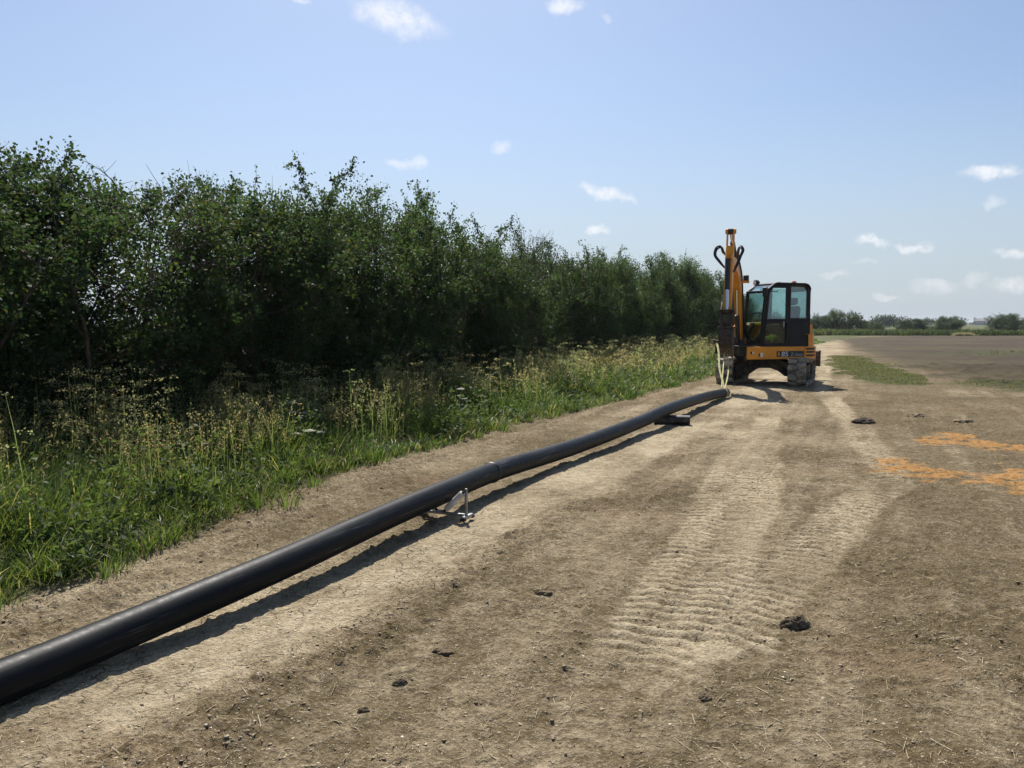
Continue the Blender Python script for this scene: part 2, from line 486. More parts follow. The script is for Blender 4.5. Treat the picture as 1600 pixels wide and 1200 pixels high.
# ------------------------------------------------------------------ ground
def ground():
    def axis(lo, hi, step, far, growth):
        core = np.arange(lo, hi + 1e-6, step)
        up, dn = [], []
        s, v = step, hi
        while v < far: s *= growth; v += s; up.append(v)
        s, v = step, lo
        while v > -far: s *= growth; v -= s; dn.append(v)
        return np.array(dn[::-1] + list(core) + up)
    xs = axis(-4.0, 8.6, .019, 2600, 1.035)
    ys = [-2600.0, -1000, -400, -150, -60, -25, -12, -6, -3, -1.5, -.5, .3, .9]
    v = 1.3
    while v < 2800:
        ys.append(v)
        v += max(.018, .0040 * v) if v < 32 else .03 * v if v < 130 else .12 * v
    ys = np.array(ys)
    X, Y = np.meshgrid(xs, ys)
    h, pale, field, grass, sand, loose = terrain(X.ravel(), Y.ravel())
    GRID.update(xs=xs, ys=ys, H=h.reshape(X.shape))
    V = np.stack([X.ravel(), Y.ravel(), h], 1)
    nx, ny = len(xs), len(ys)
    i = np.arange(nx - 1)[None, :] + nx * np.arange(ny - 1)[:, None]
    F = np.stack([i, i + 1, i + 1 + nx, i + nx], -1).reshape(-1, 4)
    me = mesh_np('ground', V, F, smooth=True)
    a = me.attributes.new('soil', 'FLOAT_COLOR', 'POINT')
    a.data.foreach_set('color', np.stack([pale, field, grass, sand], 1).astype(np.float32).ravel())
    a = me.attributes.new('loose', 'FLOAT', 'POINT')
    a.data.foreach_set('value', loose.astype(np.float32))

    m = bpy.data.materials.new('bare_soil')
    t = NT(m)
    at = t.n('ShaderNodeAttribute', attribute_name='soil')
    sp = t.n('ShaderNodeSeparateColor', i={0: (at, 0)})
    lo = (t.n('ShaderNodeAttribute', attribute_name='loose'), 2)
    pos = (t.n('ShaderNodeNewGeometry'), 0)
    n1 = t.noise(pos, 1.3, 5, .6); n2 = t.noise(pos, 11, 6, .65); n3 = t.noise(pos, 48, 4, .62)
    n4 = t.noise(pos, 330, 3, .6)
    f = t.math('ADD', t.math('MULTIPLY', (sp, 0), .62), t.math('MULTIPLY_ADD', n2, 1.25, -.54))
    f = t.math('ADD', f, t.math('MULTIPLY_ADD', n3, 1.25, -.6))
    f = t.math('ADD', f, t.math('MULTIPLY_ADD', n4, .45, -.22))
    f = t.math('ADD', f, t.math('MULTIPLY_ADD', n1, .5, -.25))
    f = t.math('SUBTRACT', f, t.math('MULTIPLY', lo, .10), clamp=True)
    cr = t.n('ShaderNodeValToRGB', i={0: f})
    e = cr.color_ramp.elements
    e[0].position, e[0].color = 0.0, (.135, .102, .053, 1)
    e[1].position, e[1].color = 1.0, (.585, .49, .335, 1)
    k = e.new(.25); k.color = (.222, .173, .106, 1)
    k = e.new(.6); k.color = (.385, .314, .205, 1)
    c = (cr, 0)
    # reddish tone here and there
    c = t.mix(t.math('MULTIPLY', t.ramp(t.noise(pos, .8, 3, .5, 0), .55, .75), .35), c, (.30, .20, .12))
    # pale chips and straw crumbs
    vo = t.n('ShaderNodeTexVoronoi', i={'Vector': pos, 'Scale': 38.0, 'Randomness': 1.0})
    vs = t.n('ShaderNodeSeparateColor', i={0: (vo, 1)})
    vo2 = t.n('ShaderNodeTexVoronoi', i={'Vector': pos, 'Scale': 105.0, 'Randomness': 1.0})
    vs2 = t.n('ShaderNodeSeparateColor', i={0: (vo2, 1)})
    chip = t.math('MULTIPLY', t.math('LESS_THAN', (vo, 0), .15), t.math('GREATER_THAN', (vs, 0), .78))
    chip = t.math('MAXIMUM', chip, t.math('MULTIPLY', t.math('LESS_THAN', (vo2, 0), .28), t.math('GREATER_THAN', (vs2, 0), .80)))
    c = t.mix(t.math('MULTIPLY', chip, .75), c, (.58, .51, .38))
    # field tilth, vegetation litter, sand
    fc = t.mix(t.ramp(n3, .35, .7), (.046, .034, .024), (.105, .080, .056))
    fc = t.mix(t.math('MULTIPLY', t.ramp(t.noise(pos, .09, 6, .7), .42, .62), .7), fc, (.105, .088, .05))
    c = t.mix((sp, 1), c, fc)
    gc = t.mix(t.ramp(n2, .35, .65), (.042, .072, .02), (.10, .105, .04))
    c = t.mix(t.math('MULTIPLY', (sp, 2), .85), c, gc)
    sc = t.mix(t.ramp(n2, .3, .65), (.35, .17, .055), (.55, .30, .10))
    c = t.mix(t.math('MULTIPLY', t.math('MULTIPLY', t.ramp((at, 3), .02, .35), t.ramp(t.math('ADD', (at, 3), t.math('MULTIPLY_ADD', n2, 1.2, -.6)), .02, .8)), t.math('MULTIPLY_ADD', t.ramp(n3, .3, .55), .4, .5)), c, sc)
    # cracks of the dried crust (real relief in the bump, not in the colour)
    wv = t.n('ShaderNodeVectorMath', operation='ADD', i={0: pos, 1: t.n('ShaderNodeVectorMath', operation='SCALE', i={0: t.noise(pos, 9, 3, .6, 1), 'Scale': .09})})
    vc = t.n('ShaderNodeTexVoronoi', feature='DISTANCE_TO_EDGE', i={'Vector': wv, 'Scale': 7.5})
    crack = t.math('MULTIPLY', t.ramp((vc, 0), .045, .0), t.ramp((sp, 0), .35, .75))
    crack = t.math('MULTIPLY', crack, t.ramp(t.noise(pos, 2.2, 3, .5), .45, .6))
    crack = t.math('MULTIPLY', crack, t.ramp((t.n('ShaderNodeSeparateXYZ', i={0: pos}), 0), .25, -.2))
    hgt = t.math('ADD', t.math('MULTIPLY', n2, .9), t.math('MULTIPLY', n3, .62))
    hgt = t.math('ADD', hgt, t.math('MULTIPLY', n4, .16))
    hgt = t.math('ADD', hgt, t.math('MULTIPLY', chip, .12))
    hgt = t.math('SUBTRACT', hgt, t.math('MULTIPLY', crack, .55))
    bp = t.n('ShaderNodeBump', i={'Height': hgt, 'Strength': 1.0, 'Distance': .046})
    b = t.n('ShaderNodeBsdfPrincipled', i={'Base Color': c, 'Roughness': .95, 'Specular IOR Level': .12, 'Normal': bp})
    t.out(b)
    link('ground', me, m, kind='structure')
    return m


M_soil = ground()

# ------------------------------------------------------------------ crumbs, stones, straw on the soil
_ico_v = None


def stones(n, seed, rmin, rmax, pick, colmix, power=2.2):
    r = np.random.default_rng(seed)
    x, y = pick(n, r)
    h, pale, field, grass, sand, loose = terrain(x, y)
    keep = (grass < .4) & (field < .5) & (r.random(n) < .12 + .88 * loose ** 2 * sstep(-.25, .35, fbm(x * 2.5, y * 2.5, 3, 88)))
    x, y = x[keep], y[keep]; h = ground_h(x, y)
    n = len(x)
    bm = bmesh.new(); bmesh.ops.create_icosphere(bm, subdivisions=1, radius=1)
    T = np.array([v.co[:] for v in bm.verts]); Fc = np.array([[v.index for v in f.verts] for f in bm.faces]); bm.free()
    rad = rmin + (rmax - rmin) * r.random(n) ** power
    dist = np.hypot(x, y)
    rad = np.minimum(rad * (1 + .03 * dist), rmax * 1.6)
    jit = np.clip(1 + .30 * r.standard_normal((n, len(T), 1)), .5, 1.5)
    sc = np.stack([.8 + .7 * r.random(n), .8 + .7 * r.random(n), .3 + .4 * r.random(n)], 1)
    a = r.random(n) * 6.28
    V = T[None] * jit * sc[:, None, :] * rad[:, None, None]
    ca, sa = np.cos(a)[:, None], np.sin(a)[:, None]
    V = np.stack([V[..., 0] * ca - V[..., 1] * sa, V[..., 0] * sa + V[..., 1] * ca, V[..., 2]], -1)
    V += np.stack([x, y, h - rad * .06], 1)[:, None, :]
    F = Fc[None] + (np.arange(n) * len(T))[:, None, None]
    c = np.asarray(colmix(n, r))
    cc = np.repeat(c, len(T), 0)
    return V.reshape(-1, 3), F.reshape(-1, 3), cc


def pick_near(n, r):
    y = 1.9 * np.exp(r.random(n) * math.log(22 / 1.9))
    lo, hi = -.75 * y - .6, .70 * y + .8
    return lo + (hi - lo) * r.random(n), y


def soilcol(n, r):
    k = r.random((n, 1))
    return np.array([[.26, .205, .13]]) * (1 - k) + np.array([[.40, .33, .225]]) * k


def palecol(n, r):
    k = r.random((n, 1))
    return np.array([[.45, .37, .25]]) * (1 - k) + np.array([[.72, .66, .54]]) * k


def tintmat(name, rough=.95, bump=.0):
    m = bpy.data.materials.new(name)
    t = NT(m)
    at = (t.n('ShaderNodeAttribute', attribute_name='tint'), 0)
    pos = (t.n('ShaderNodeNewGeometry'), 0)
    c = t.mix(.5, at, t.mix(1.0, at, t.mix(t.ramp(t.noise(pos, 120, 4, .6), .3, .7), (.6, .6, .6), (1.3, 1.3, 1.3)), 'MULTIPLY'))
    b = t.n('ShaderNodeBsdfPrincipled', i={'Base Color': c, 'Roughness': rough, 'Specular IOR Level': .2})
    if bump:
        bp = t.n('ShaderNodeBump', i={'Height': t.noise(pos, 160, 4, .6), 'Strength': bump, 'Distance': .002})
        t.t.links.new(bp.outputs[0], b.inputs['Normal'])
    t.out(b)
    return m


M_crumb = tintmat('soil_crumbs', bump=.25)
M_straw = tintmat('dry_straw', .8)
V, F, c = stones(190000, 11, .0016, .0080, pick_near, soilcol, 3.4)
link('soil_crumbs', mesh_np('soil_crumbs', V, F, c), M_crumb, kind='stuff', label='loose crumbs and small clods of dry soil over the haul road', cat='soil')
V, F, c = stones(16000, 12, .0014, .0065, pick_near, palecol, 2.5)
link('pale_stones', mesh_np('pale_stones', V, F, c), M_crumb, kind='stuff', label='pale chalky stone chips scattered over the bare soil', cat='stones')


def straws(n, seed):
    r = np.random.default_rng(seed)
    x, y = pick_near(n, r)
    h, pale, field, grass, sand, loose = terrain(x, y)
    keep = (grass < .3) & (field < .5)
    x, y = x[keep], y[keep]; h = ground_h(x, y); n = len(x)
    L = .007 + .045 * r.random(n) ** 3.5; w = .0009 + .0012 * r.random(n)
    a = r.random(n) * 6.28; tilt = .25 * r.standard_normal(n)
    d = np.stack([np.cos(a), np.sin(a), tilt], 1); s = np.stack([-np.sin(a), np.cos(a), 0 * a], 1)
    p = np.stack([x, y, h + .003], 1)
    bend = (.06 * L * r.standard_normal(n))[:, None] * s
    e0, e1, e2 = p - d * L[:, None], p + bend, p + d * L[:, None]
    o = s * w[:, None]; up = np.array([0, 0, 1]) * (w * 1.2)[:, None]
    V = np.stack([e0 - o, e0 + o, e0 + up, e1 - o, e1 + o, e1 + up, e2 - o, e2 + o, e2 + up], 1)
    T = np.array([[0, 2, 5, 3], [2, 1, 4, 5], [1, 0, 3, 4], [3, 5, 8, 6], [5, 4, 7, 8], [4, 3, 6, 7]])
    F = T[None] + (np.arange(n) * 9)[:, None, None]
    k = r.random((n, 1))
    c = np.array([[.42, .33, .18]]) * (1 - k) + np.array([[.74, .66, .46]]) * k
    return V.reshape(-1, 3), F.reshape(-1, 4), np.repeat(c, 9, 0)


V, F, c = straws(6500, 5)
link('straw', mesh_np('straw', V, F, c), M_straw, kind='stuff', label='short bits of pale straw strewn over the soil', cat='straw')


def clod(name, px, py, size, label, seed, col=(.05, .04, .03), flat=.6, nl=1, group=None):
    r = np.random.default_rng(seed)
    p = gp(px, py)
    bm = bmesh.new()
    for i in range(nl):
        b2 = bmesh.ops.create_icosphere(bm, subdivisions=4, radius=1)
        off = Vector((r.uniform(-.7, .7), r.uniform(-.4, .4), r.uniform(-.1, .2))) * (1 if i else 0)
        k = 1.0 if i == 0 else r.uniform(.35, .65)
        for v in b2['verts']:
            q = v.co.copy()
            n = fbm(np.array([q.x * 1.6 + seed + i]), np.array([q.y * 1.6 + q.z * 1.3]), 5, seed)[0]
            n2 = fbm(np.array([q.x * 5 + q.z * 4]), np.array([q.y * 5 + seed]), 3, seed + 3)[0]
            v.co = q * (1 + .38 * n + .10 * n2) * k + off
    for v in bm.verts:
        v.co = Vector((v.co.x * size * .5, v.co.y * size * .36, max(v.co.z, -.35) * size * .36 * flat))
    me = bpy.data.meshes.new(name); bm.to_mesh(me); bm.free()
    o = link(name, me, pmat('clod_soil', col, .95, spec=.15, var=.35, scale=22, bump=.8, bscale=60), label=label, cat='soil clod', group=group)
    o.location = (p.x, p.y, hz(p.x, p.y) + size * .03)
    o.rotation_euler = (0, 0, r.uniform(0, .6))
    return o


clod('soil_clod', 1243, 982, .15, 'dark rounded clod of earth alone right of the pale tread marks', 3, (.12, .094, .062), 1.0, 3)
clod('soil_clod', 626, 1070, .07, 'small dark clod standing on pale crust in the foreground below the pipe', 4, (.10, .08, .055), 1.1, 2)
clod('soil_clod', 1348, 663, .36, 'flat black lump of wet earth on the soil right of the excavator', 5, (.085, .07, .052), .45, 3)
clod('soil_clod', 690, 1022, .11, 'crumbly dark cluster of clods between pipe shadow and track in the foreground', 6, (.15, .115, .07), .5, 5)
clod('soil_clod', 568, 1115, .055, 'tiny dark clod nearest the bottom edge, left of centre', 7, (.12, .095, .06), 1.0, 2)
clod('soil_clod', 848, 931, .12, 'brown flattened clod in mid track, left of the tread marks', 8, (.20, .155, .095), .6, 4)
clod('soil_clod', 1100, 1097, .07, 'brown clod close to the bottom edge below the tread marks', 9, (.16, .125, .08), .8, 2)
clod('soil_clod', 1430, 652, .32, 'low dark ridge of turned earth above the orange sand patches', 10, (.26, .205, .13), .4, 5)
clod('soil_clod', 1505, 660, .32, 'lumpy dark heap of earth at far right above the upper orange sand patch', 12, (.26, .205, .13), .4, 4)
# ------------------------------------------------------------------ the pipe, roller, prop
def build_pipe():
    root = empty('water_pipe', (PIPE[16].x, PIPE[16].y, 0), label='long black plastic pipe running over the soil towards the excavator', cat='pipe')
    o = root.location
    m = bpy.data.materials.new('black_polyethylene')
    t = NT(m)
    tc = (t.n('ShaderNodeTexCoord'), 3)
    nz = t.noise(tc, 2.5, 6, .6); n2 = t.noise(tc, 26, 5, .65)
    geo = t.n('ShaderNodeNewGeometry')
    sepn = t.n('ShaderNodeSeparateXYZ', i={0: (geo, 1)})
    dust = t.math('MULTIPLY', t.ramp((sepn, 2), .35, 1.0), t.math('MULTIPLY', t.ramp(nz, .35, .7), .16))
    mp0 = t.n('ShaderNodeMapping', i={'Vector': tc, 'Rotation': (0, 0, .43)})
    mp = t.n('ShaderNodeMapping', i={'Vector': (mp0, 0), 'Scale': (24, .45, 24)})
    scr = t.ramp(t.noise((mp, 0), 1.6, 6, .7), .56, .70)
    c = t.mix(dust, (.005, .0065, .009), (.11, .105, .095))
    c = t.mix(t.math('MULTIPLY', scr, .5), c, (.13, .13, .13))
    rg = t.n('ShaderNodeMapRange', i={'Value': n2, 'From Min': .3, 'From Max': .7, 'To Min': .42, 'To Max': .56})
    bp = t.n('ShaderNodeBump', i={'Height': t.noise((mp, 0), 2, 4, .6), 'Strength': .08, 'Distance': .004})
    t.out(t.n('ShaderNodeBsdfPrincipled', i={'Base Color': c, 'Roughness': rg, 'Specular IOR Level': .13, 'Normal': bp}))
    # find the weld by its measured place
    w = gp(780, 734, .235)
    iw = min(range(len(PIPE)), key=lambda i: (PIPE[i].xy - w.xy).length)
    n = len(PIPE)
    pts = [p - o for p in PIPE]
    # hollow far end: outer wall, then back down inside
    mb = MB()
    e = (pts[-1] - pts[-2]).normalized()
    path = pts + [pts[-1] + e * .001, pts[-1] - e * .02, pts[-1] - e * 1.0]
    rad = [PIPE_R] * n + [PIPE_R * .88, PIPE_R * .87, PIPE_R * .87]
    mb.tube(path, rad, 40, cap=False)
    mb.build('pipe_body', m, root, ang=50)
    # butt-weld bead and the socket-like step next to it
    d = (PIPE[iw + 1] - PIPE[iw - 1]).normalized()
    q = pts[iw]
    wb = MB()
    wb.tube([q + d * s for s in (-.026, -.021, -.009, 0, .009, .021, .026)], [PIPE_R * k for k in (.99, 1.05, 1.085, 1.03, 1.085, 1.05, .99)], 40, cap=False)
    wb.build('weld_bead', pmat('weld_bead_black', (.01, .01, .011), .5), root)
    return root


build_pipe()


def pipe_at(px, py, h):
    w = gp(px, py, h)
    i = min(range(1, len(PIPE) - 1), key=lambda i: (PIPE[i].xy - w.xy).length)
    d = (PIPE[i + 1] - PIPE[i - 1]); d.z = 0; d.normalize()
    return PIPE[i].copy(), d


def build_roller():
    p, d = pipe_at(690, 770, .215)
    rz = math.atan2(d.y, d.x)
    g = hz(p.x, p.y)
    root = empty('pipe_roller', (p.x, p.y, g), rz, label='galvanised pipe roller stand with white rollers under the black pipe', cat='pipe roller')
    H = p.z - g - PIPE_R
    # local x along pipe, y to the left
    W = .25
    b = MB()
    b.beam((0, -W, .035), (0, W * .8, .035), .026, .022)
    for s in (-1, 1):
        W = .25 if s < 0 else .18
        b.beam((-.085, s * W, .022), (.085, s * W, .022), .034, .03)
        b.beam((0, s * (W - .01), .04), (0, s * (W - .01), H + (.155 if s < 0 else .05)), .022, .022)
    b.build('frame', M_galv, root, bevel=.004)
    for s in (-1, 1):
        W = .25 if s < 0 else .18
        a, c = Vector((0, s * (W - .02), H + (.135 if s < 0 else .03))), Vector((0, s * .03, H - .055))
        dd = (c - a).normalized()
        r = MB(); r.tube([a + dd * .03, a + dd * .034, c - dd * .034, c - dd * .03], [.020, .026, .026, .020], 20)
        rl = r.build('roller', M_white, root)
        ax = MB(); ax.cyl(a - dd * .02, c + dd * .02, .012)
        ax.build('axle', M_under, rl)
    W = .25
    br = MB(); br.box((-.03, -.035, .045), (.03, .035, max(.05, H - .05))); br.build('bracket', M_galv, root, bevel=.004)
    for s in (-1, 1):
        ft = MB(); ft.box((-.10, -W - .022, .0), (-.06, -W + .022, .024)) if s < 0 else ft.box((.06, -W - .022, .0), (.10, -W + .022, .024))
        ft.build('foot_pad', M_under, root, bevel=.005)
    return root


build_roller()


def build_prop():
    p, d = pipe_at(1040, 642, .21)
    rz = math.atan2(d.y, d.x)
    g = hz(p.x, p.y)
    o2 = MB()
    r0 = max(.05, (p.z - PIPE_R - g) / 2 + .004)
    side = Vector((math.sin(.22), -math.cos(.22), 0))
    a, b = -side * .22, side * .36
    o2.tube([a, b, b + side * .001, b - side * .02, a + side * .02, a, ], [r0, r0, r0 * .86, r0 * .84, r0 * .84, r0 * .86], 28, cap=False)
    o = o2.build('pipe_offcut', pmat('dull_black_plastic', (.017, .018, .02), .5, var=.3, scale=8, dirt=(.2, .16, .11), dirt_amt=.3), None,
                 label='short dark pipe offcut lying crosswise under the raised black pipe', cat='pipe offcut')
    o.location = (p.x, p.y, g + r0 - .006); o.rotation_euler = (0, 0, rz)


build_prop()

# ------------------------------------------------------------------ excavator
C = Vector((7.1, 23.2, 0.0))
EX = empty('excavator', C, label='yellow and black mini excavator with raised boom on rubber tracks', cat='excavator')


def frame(xdir, org=(0, 0, 0)):
    x = Vector((xdir[0], xdir[1], 0)).normalized(); y = Vector((-x.y, x.x, 0)); z = Vector((0, 0, 1))
    M = Matrix.Identity(4)
    for i, a in enumerate((x, y, z)):
        for j in range(3): M[j][i] = a[j]
    for j in range(3): M[j][3] = org[j]
    return M


U = frame((.42, .905))
UF = frame((-.966, -.258))
KP = UF @ Vector((.92, .05, 0))
BD = Vector((-.341, -.94, 0)).normalized()
B = frame((BD.x, BD.y), KP)


def stadium(L, r, n=10, zc=None, sag=0.0):
    """closed loop in x-z, counter clockwise seen from -y"""
    zc = r if zc is None else zc
    hx = L / 2 - r
    pts = []
    for k in range(8): pts.append((-hx + 2 * hx * k / 8, zc - r))
    for k in range(n): a = -math.pi / 2 + math.pi * k / n; pts.append((hx + r * math.cos(a), zc + r * math.sin(a)))
    for k in range(8):
        t = k / 8; pts.append((hx - 2 * hx * t, zc + r - sag * math.sin(math.pi * t)))
    for k in range(n): a = math.pi / 2 + math.pi * k / n; pts.append((-hx + r * math.cos(a), zc + r * math.sin(a)))
    return pts


def loop_sample(pts, step):
    P = [Vector((p[0], 0, p[1])) for p in pts]
    n = len(P); L = [(P[(i + 1) % n] - P[i]).length for i in range(n)]
    tot = sum(L); cnt = int(round(tot / step)); out = []
    i, acc = 0, 0.0
    for k in range(cnt):
        s = tot * k / cnt
        while acc + L[i] < s: acc += L[i]; i += 1
        t = (s - acc) / L[i]
        p = P[i].lerp(P[(i + 1) % n], t); d = (P[(i + 1) % n] - P[i]).normalized()
        out.append((p, d))
    return out


def track(side):
    y0 = side * .925
    outer = stadium(2.80, .325, 12, .36, .03)
    inner = stadium(2.68, .265, 12, .36, .03)
    mb = MB(U)
    n = len(outer)
    hw = .225
    vs, fs = [], []
    for (ox, oz), (ix, iz) in zip(outer, inner):
        vs += [(ox, y0 - hw, oz), (ox, y0 + hw, oz), (ix, y0 + hw, iz), (ix, y0 - hw, iz)]
    for i in range(n):
        j = (i + 1) % n
        for k in range(4):
            fs.append((i * 4 + k, j * 4 + k, j * 4 + (k + 1) % 4, i * 4 + (k + 1) % 4))
    mb.add(vs, fs)
    belt = mb.build('track', M_rubber, EX, bevel=.008)
    mb = MB(U)
    # staggered tread bars
    for k, (p, d) in enumerate(loop_sample(outer, .225)):
        nrm = Vector((d.z, 0, -d.x))
        for hf in (-1, 1):
            q = p + d * (.056 if hf > 0 else -.056)
            ctr = Vector((q.x, y0 + hf * .115, q.z)) + nrm * .018
            yv = Vector((0, 1, 0))
            M = Matrix.Identity(4)
            dd = (d + yv * (.22 * hf)).normalized()
            yy = nrm.cross(dd)
            for i, a in enumerate((dd, yy, nrm)):
                for j in range(3): M[j][i] = a[j]
            for j in range(3): M[j][3] = ctr[j]
            w0, w1 = .078, .058
            vsb = [(-w0, -.112, -.02), (w0, -.112, -.02), (w0, .112, -.02), (-w0, .112, -.02), (-w1, -.105, .036), (w1, -.105, .036), (w1, .105, .036), (-w1, .105, .036)]
            mb.add(vsb, [(0, 3, 2, 1), (4, 5, 6, 7), (0, 1, 5, 4), (1, 2, 6, 5), (2, 3, 7, 6), (3, 0, 4, 7)], M)
    tr = belt
    mb.build('tread', M_tread, tr, bevel=.008)
    # side frame, wheels
    fr = MB(U)
    fr.prism([(-1.0, .28), (1.0, .28), (1.05, .38), (.9, .50), (-.9, .50), (-1.05, .38)], y0 - .13, y0 + .13)
    fr.build('track_frame', M_under, tr, bevel=.01)
    for nm, x, rr, z in (('idler_wheel', -1.06, .245, .36), ('drive_sprocket', 1.06, .25, .36)):
        w = MB(U)
        w.tube([U.inverted() @ (U @ Vector((x, y0 + s, z))) for s in (-.17, -.16, -.10, -.09, .09, .10, .16, .17)], [rr * .5, rr * .55, rr * .6, rr, rr, rr * .6, rr * .55, rr * .5], 28)
        w.build(nm, M_under, tr)
    for x in (-.66, -.22, .22, .66):
        w = MB(U); w.tube([(x, y0 + s, .19) for s in (-.14, -.13, -.05, -.04, .04, .05, .13, .14)], [.08, .1, .1, .06, .06, .1, .1, .08], 18)
        w.build('track_roller', M_under, tr)
    return tr


for s in (-1, 1): track(s)
mb = MB(U)
mb.add([], [])
prof = [(-.80, .20), (-.52, .22), (-.34, .36), (-.15, .43), (.15, .43), (.34, .36), (.52, .22), (.80, .20), (.80, .44), (.55, .60), (.30, .70), (-.30, .70), (-.55, .60), (-.80, .44)]
Mx = Matrix(((0, 1, 0, 0), (1, 0, 0, 0), (0, 0, 1, 0), (0, 0, 0, 1)))
mb.prism(prof, -.48, .48, Mx)
mb.build('undercarriage_frame', M_under, EX, bevel=.015)
mb = MB(U); mb.cyl((0, 0, .69), (0, 0, .80), .52, 40); mb.build('slew_ring', M_under, EX)
# dozer blade at the far end, raised
mb = MB(U)
bl = [(1.78, .40), (1.76, .40), (1.80, .62), (1.88, .80), (1.86, .84), (1.76, .70), (1.72, .55)]
mb.prism(bl, -1.22, 1.22)
for s in (-1, 1): mb.box((1.66, s * 1.22 - .015, .40), (1.95, s * 1.22 + .015, .86))
bo = mb.build('dozer_blade', M_under, EX, bevel=.008)
for s in (-1, 1):
    a = MB(U); a.beam((.45, s * .42, .48), (1.72, s * .42, .55), .11, .14); a.build('blade_arm', M_under, bo, bevel=.01)

# upper structure ------------------------------------------------------------
mb = MB(UF)
deck = [(1.28, 1.04), (1.28, .45), (.80, .28), (.80, -.28), (1.15, -.45), (1.10, -.95), (.7, -1.10), (-.55, -1.06)]
for k in range(9):
    a = R(242 - 124 * k / 8); deck.append((1.17 * math.cos(a), 1.17 * math.sin(a)))
deck.append((-.55, 1.04))
mb.slab(deck, .79, 1.015)
mb.build('platform', M_under, EX, bevel=.01)
# left skirt with the model plate
mb = MB(UF)
mb.box((-.43, 1.045, .70), (1.28, 1.10, 1.035))
sk = mb.build('side_skirt', M_orange, EX, bevel=.02, seg=3)
mb = MB(UF); mb.box((-.40, 1.098, .76), (.42, 1.104, .915)); pl = mb.build('model_plate', M_decalb, sk)


def text(body, size, M, mat, name, parent, shear=0.0, depth=.0015, xs=1.0):
    cu = bpy.data.curves.new(name, 'FONT')
    cu.body = body; cu.size = size; cu.extrude = depth; cu.shear = shear; cu.offset = .0012
    ob = bpy.data.objects.new(name, cu); COL.objects.link(ob)
    dg = bpy.context.evaluated_depsgraph_get()
    me = bpy.data.meshes.new_from_object(ob.evaluated_get(dg))
    bpy.data.objects.remove(ob); bpy.data.curves.remove(cu)
    me.transform(Matrix.Diagonal((xs, 1, 1, 1))); me.transform(M)
    me.materials.clear()
    return link(name, me, mat, parent)


# letters on the left side: read with x running backwards, facing +y
TX = UF @ Matrix(((-1, 0, 0, 0), (0, 0, 1, 0), (0, 1, 0, 0), (0, 0, 0, 1)))


def side_text(body, size, x, y, z, mat, parent, shear=0.0, xs=1.0):
    return text(body, size, TX @ Matrix.Translation((-x, z, y)), mat, 'lettering', parent, shear, xs=xs)


side_text('85', .185, .285, 1.106, .773, M_decalw, pl, .1, 1.15)
side_text('Z-1', .125, .01, 1.106, .783, M_decalg, pl, .2, 1.05)
side_text('eco', .125, -.175, 1.106, .783, M_decalg, pl, .2, 1.0)
mb = MB(UF); mb.box((.335, 1.105, .785), (.375, 1.108, .885)); mb.build('plate_mark', M_orange, pl)
for x, w, h, z, mat in ((1.17, .05, .07, .84, M_decalb), (1.115, .05, .06, .845, M_decalw), (.86, .075, .11, .765, M_decalw), (.93, .04, .09, .77, M_decalb)):
    mb = MB(UF); mb.box((x - w / 2, 1.099, z), (x + w / 2, 1.103, z + h)); mb.build('sticker', mat, sk)
# counterweight, rounded tail
mb = MB(UF)
arc = []
for k in range(15):
    a = R(117 + 126 * k / 14); arc.append((1.2 * math.cos(a), 1.2 * math.sin(a)))
cw = arc + [(-.54, -.9), (-.74, -.9), (-.74, 1.0)]
mb.slab(cw[:-3] + [(-.745, -1.0), (-.745, .98)], .70, 1.36)
top = [(p[0] * .96, p[1] * .96) for p in arc] + [(-.745, -.96), (-.745, .95)]
mb.slab(top, 1.36, 1.62)
cwo = mb.build('counterweight', M_orange, EX, bevel=.035, seg=3)
mb = MB(UF); mb.slab([(-.445, 1.03), (-.445, 1.098), (-.62, 1.098), (-.80, 1.00), (-.93, .86), (-.93, .78), (-.75, .95)], .70, 1.035)
gp_ = mb.build('vent_panel', M_orange, cwo, bevel=.012)
for z in (.77, .86, .945):
    mb = MB(UF); mb.slab([(-.475, 1.09), (-.475, 1.103), (-.622, 1.103), (-.80, 1.006), (-.78, .99), (-.62, 1.08)], z, z + .05)
    mb.build('vent_slot', M_decalb, gp_)
# right-hand body: engine and tank covers
mb = MB(UF)
mb.prism([(-.72, 1.02), (.54, 1.02), (.58, 1.12), (.54, 1.54), (.42, 1.66), (-.72, 1.69)], -1.04, -.02)
hd = mb.build('engine_cover', M_orange, EX, bevel=.05, seg=4)
mb = MB(UF); mb.box((-.10, -1.043, 1.1), (.22, -1.041, 1.5)); mb.build('cover_panel', M_black, hd)

UF0 = UF
UF = UF @ Matrix.Translation((.10, 0, 0))
# cab ------------------------------------------------------------------------
Y0, Y1 = .06, 1.03
cab = MB(UF)
# sill, floor and rear lower wall
cab.box((-.72, Y0, 1.02), (.74, Y1, 1.09))
cab.prism([(-.72, 1.09), (-.66, 1.09), (-.66, 1.76), (-.72, 1.76)], Y0, Y1)
PW = .075
for y in (Y0 + PW / 2, Y1 - PW / 2):
    cab.beam((.735, y, 1.06), (.605, y, 2.50), PW, .075, (1, 0, 0))          # A pillar
    cab.beam((.605, y, 2.48), (.36, y, 2.66), PW, .075)                       # skylight rail
    cab.beam((-.055, y, 1.06), (-.075, y, 2.66), PW, .115, (1, 0, 0))         # B pillar
    cab.beam((-.665, y, 1.06), (-.665, y, 2.60), PW, .11, (1, 0, 0))          # C pillar
    cab.beam((-.72, y, 1.74), (.0, y, 1.74), PW * .9, .07)
    cab.beam((-.06, y, 2.63), (.40, y, 2.63), PW, .06)
cab.beam((.615, Y0, 2.48), (.615, Y1, 2.48), .06, .07)
cab.beam((.655, Y0, 1.92), (.655, Y1, 1.92), .03, .03)
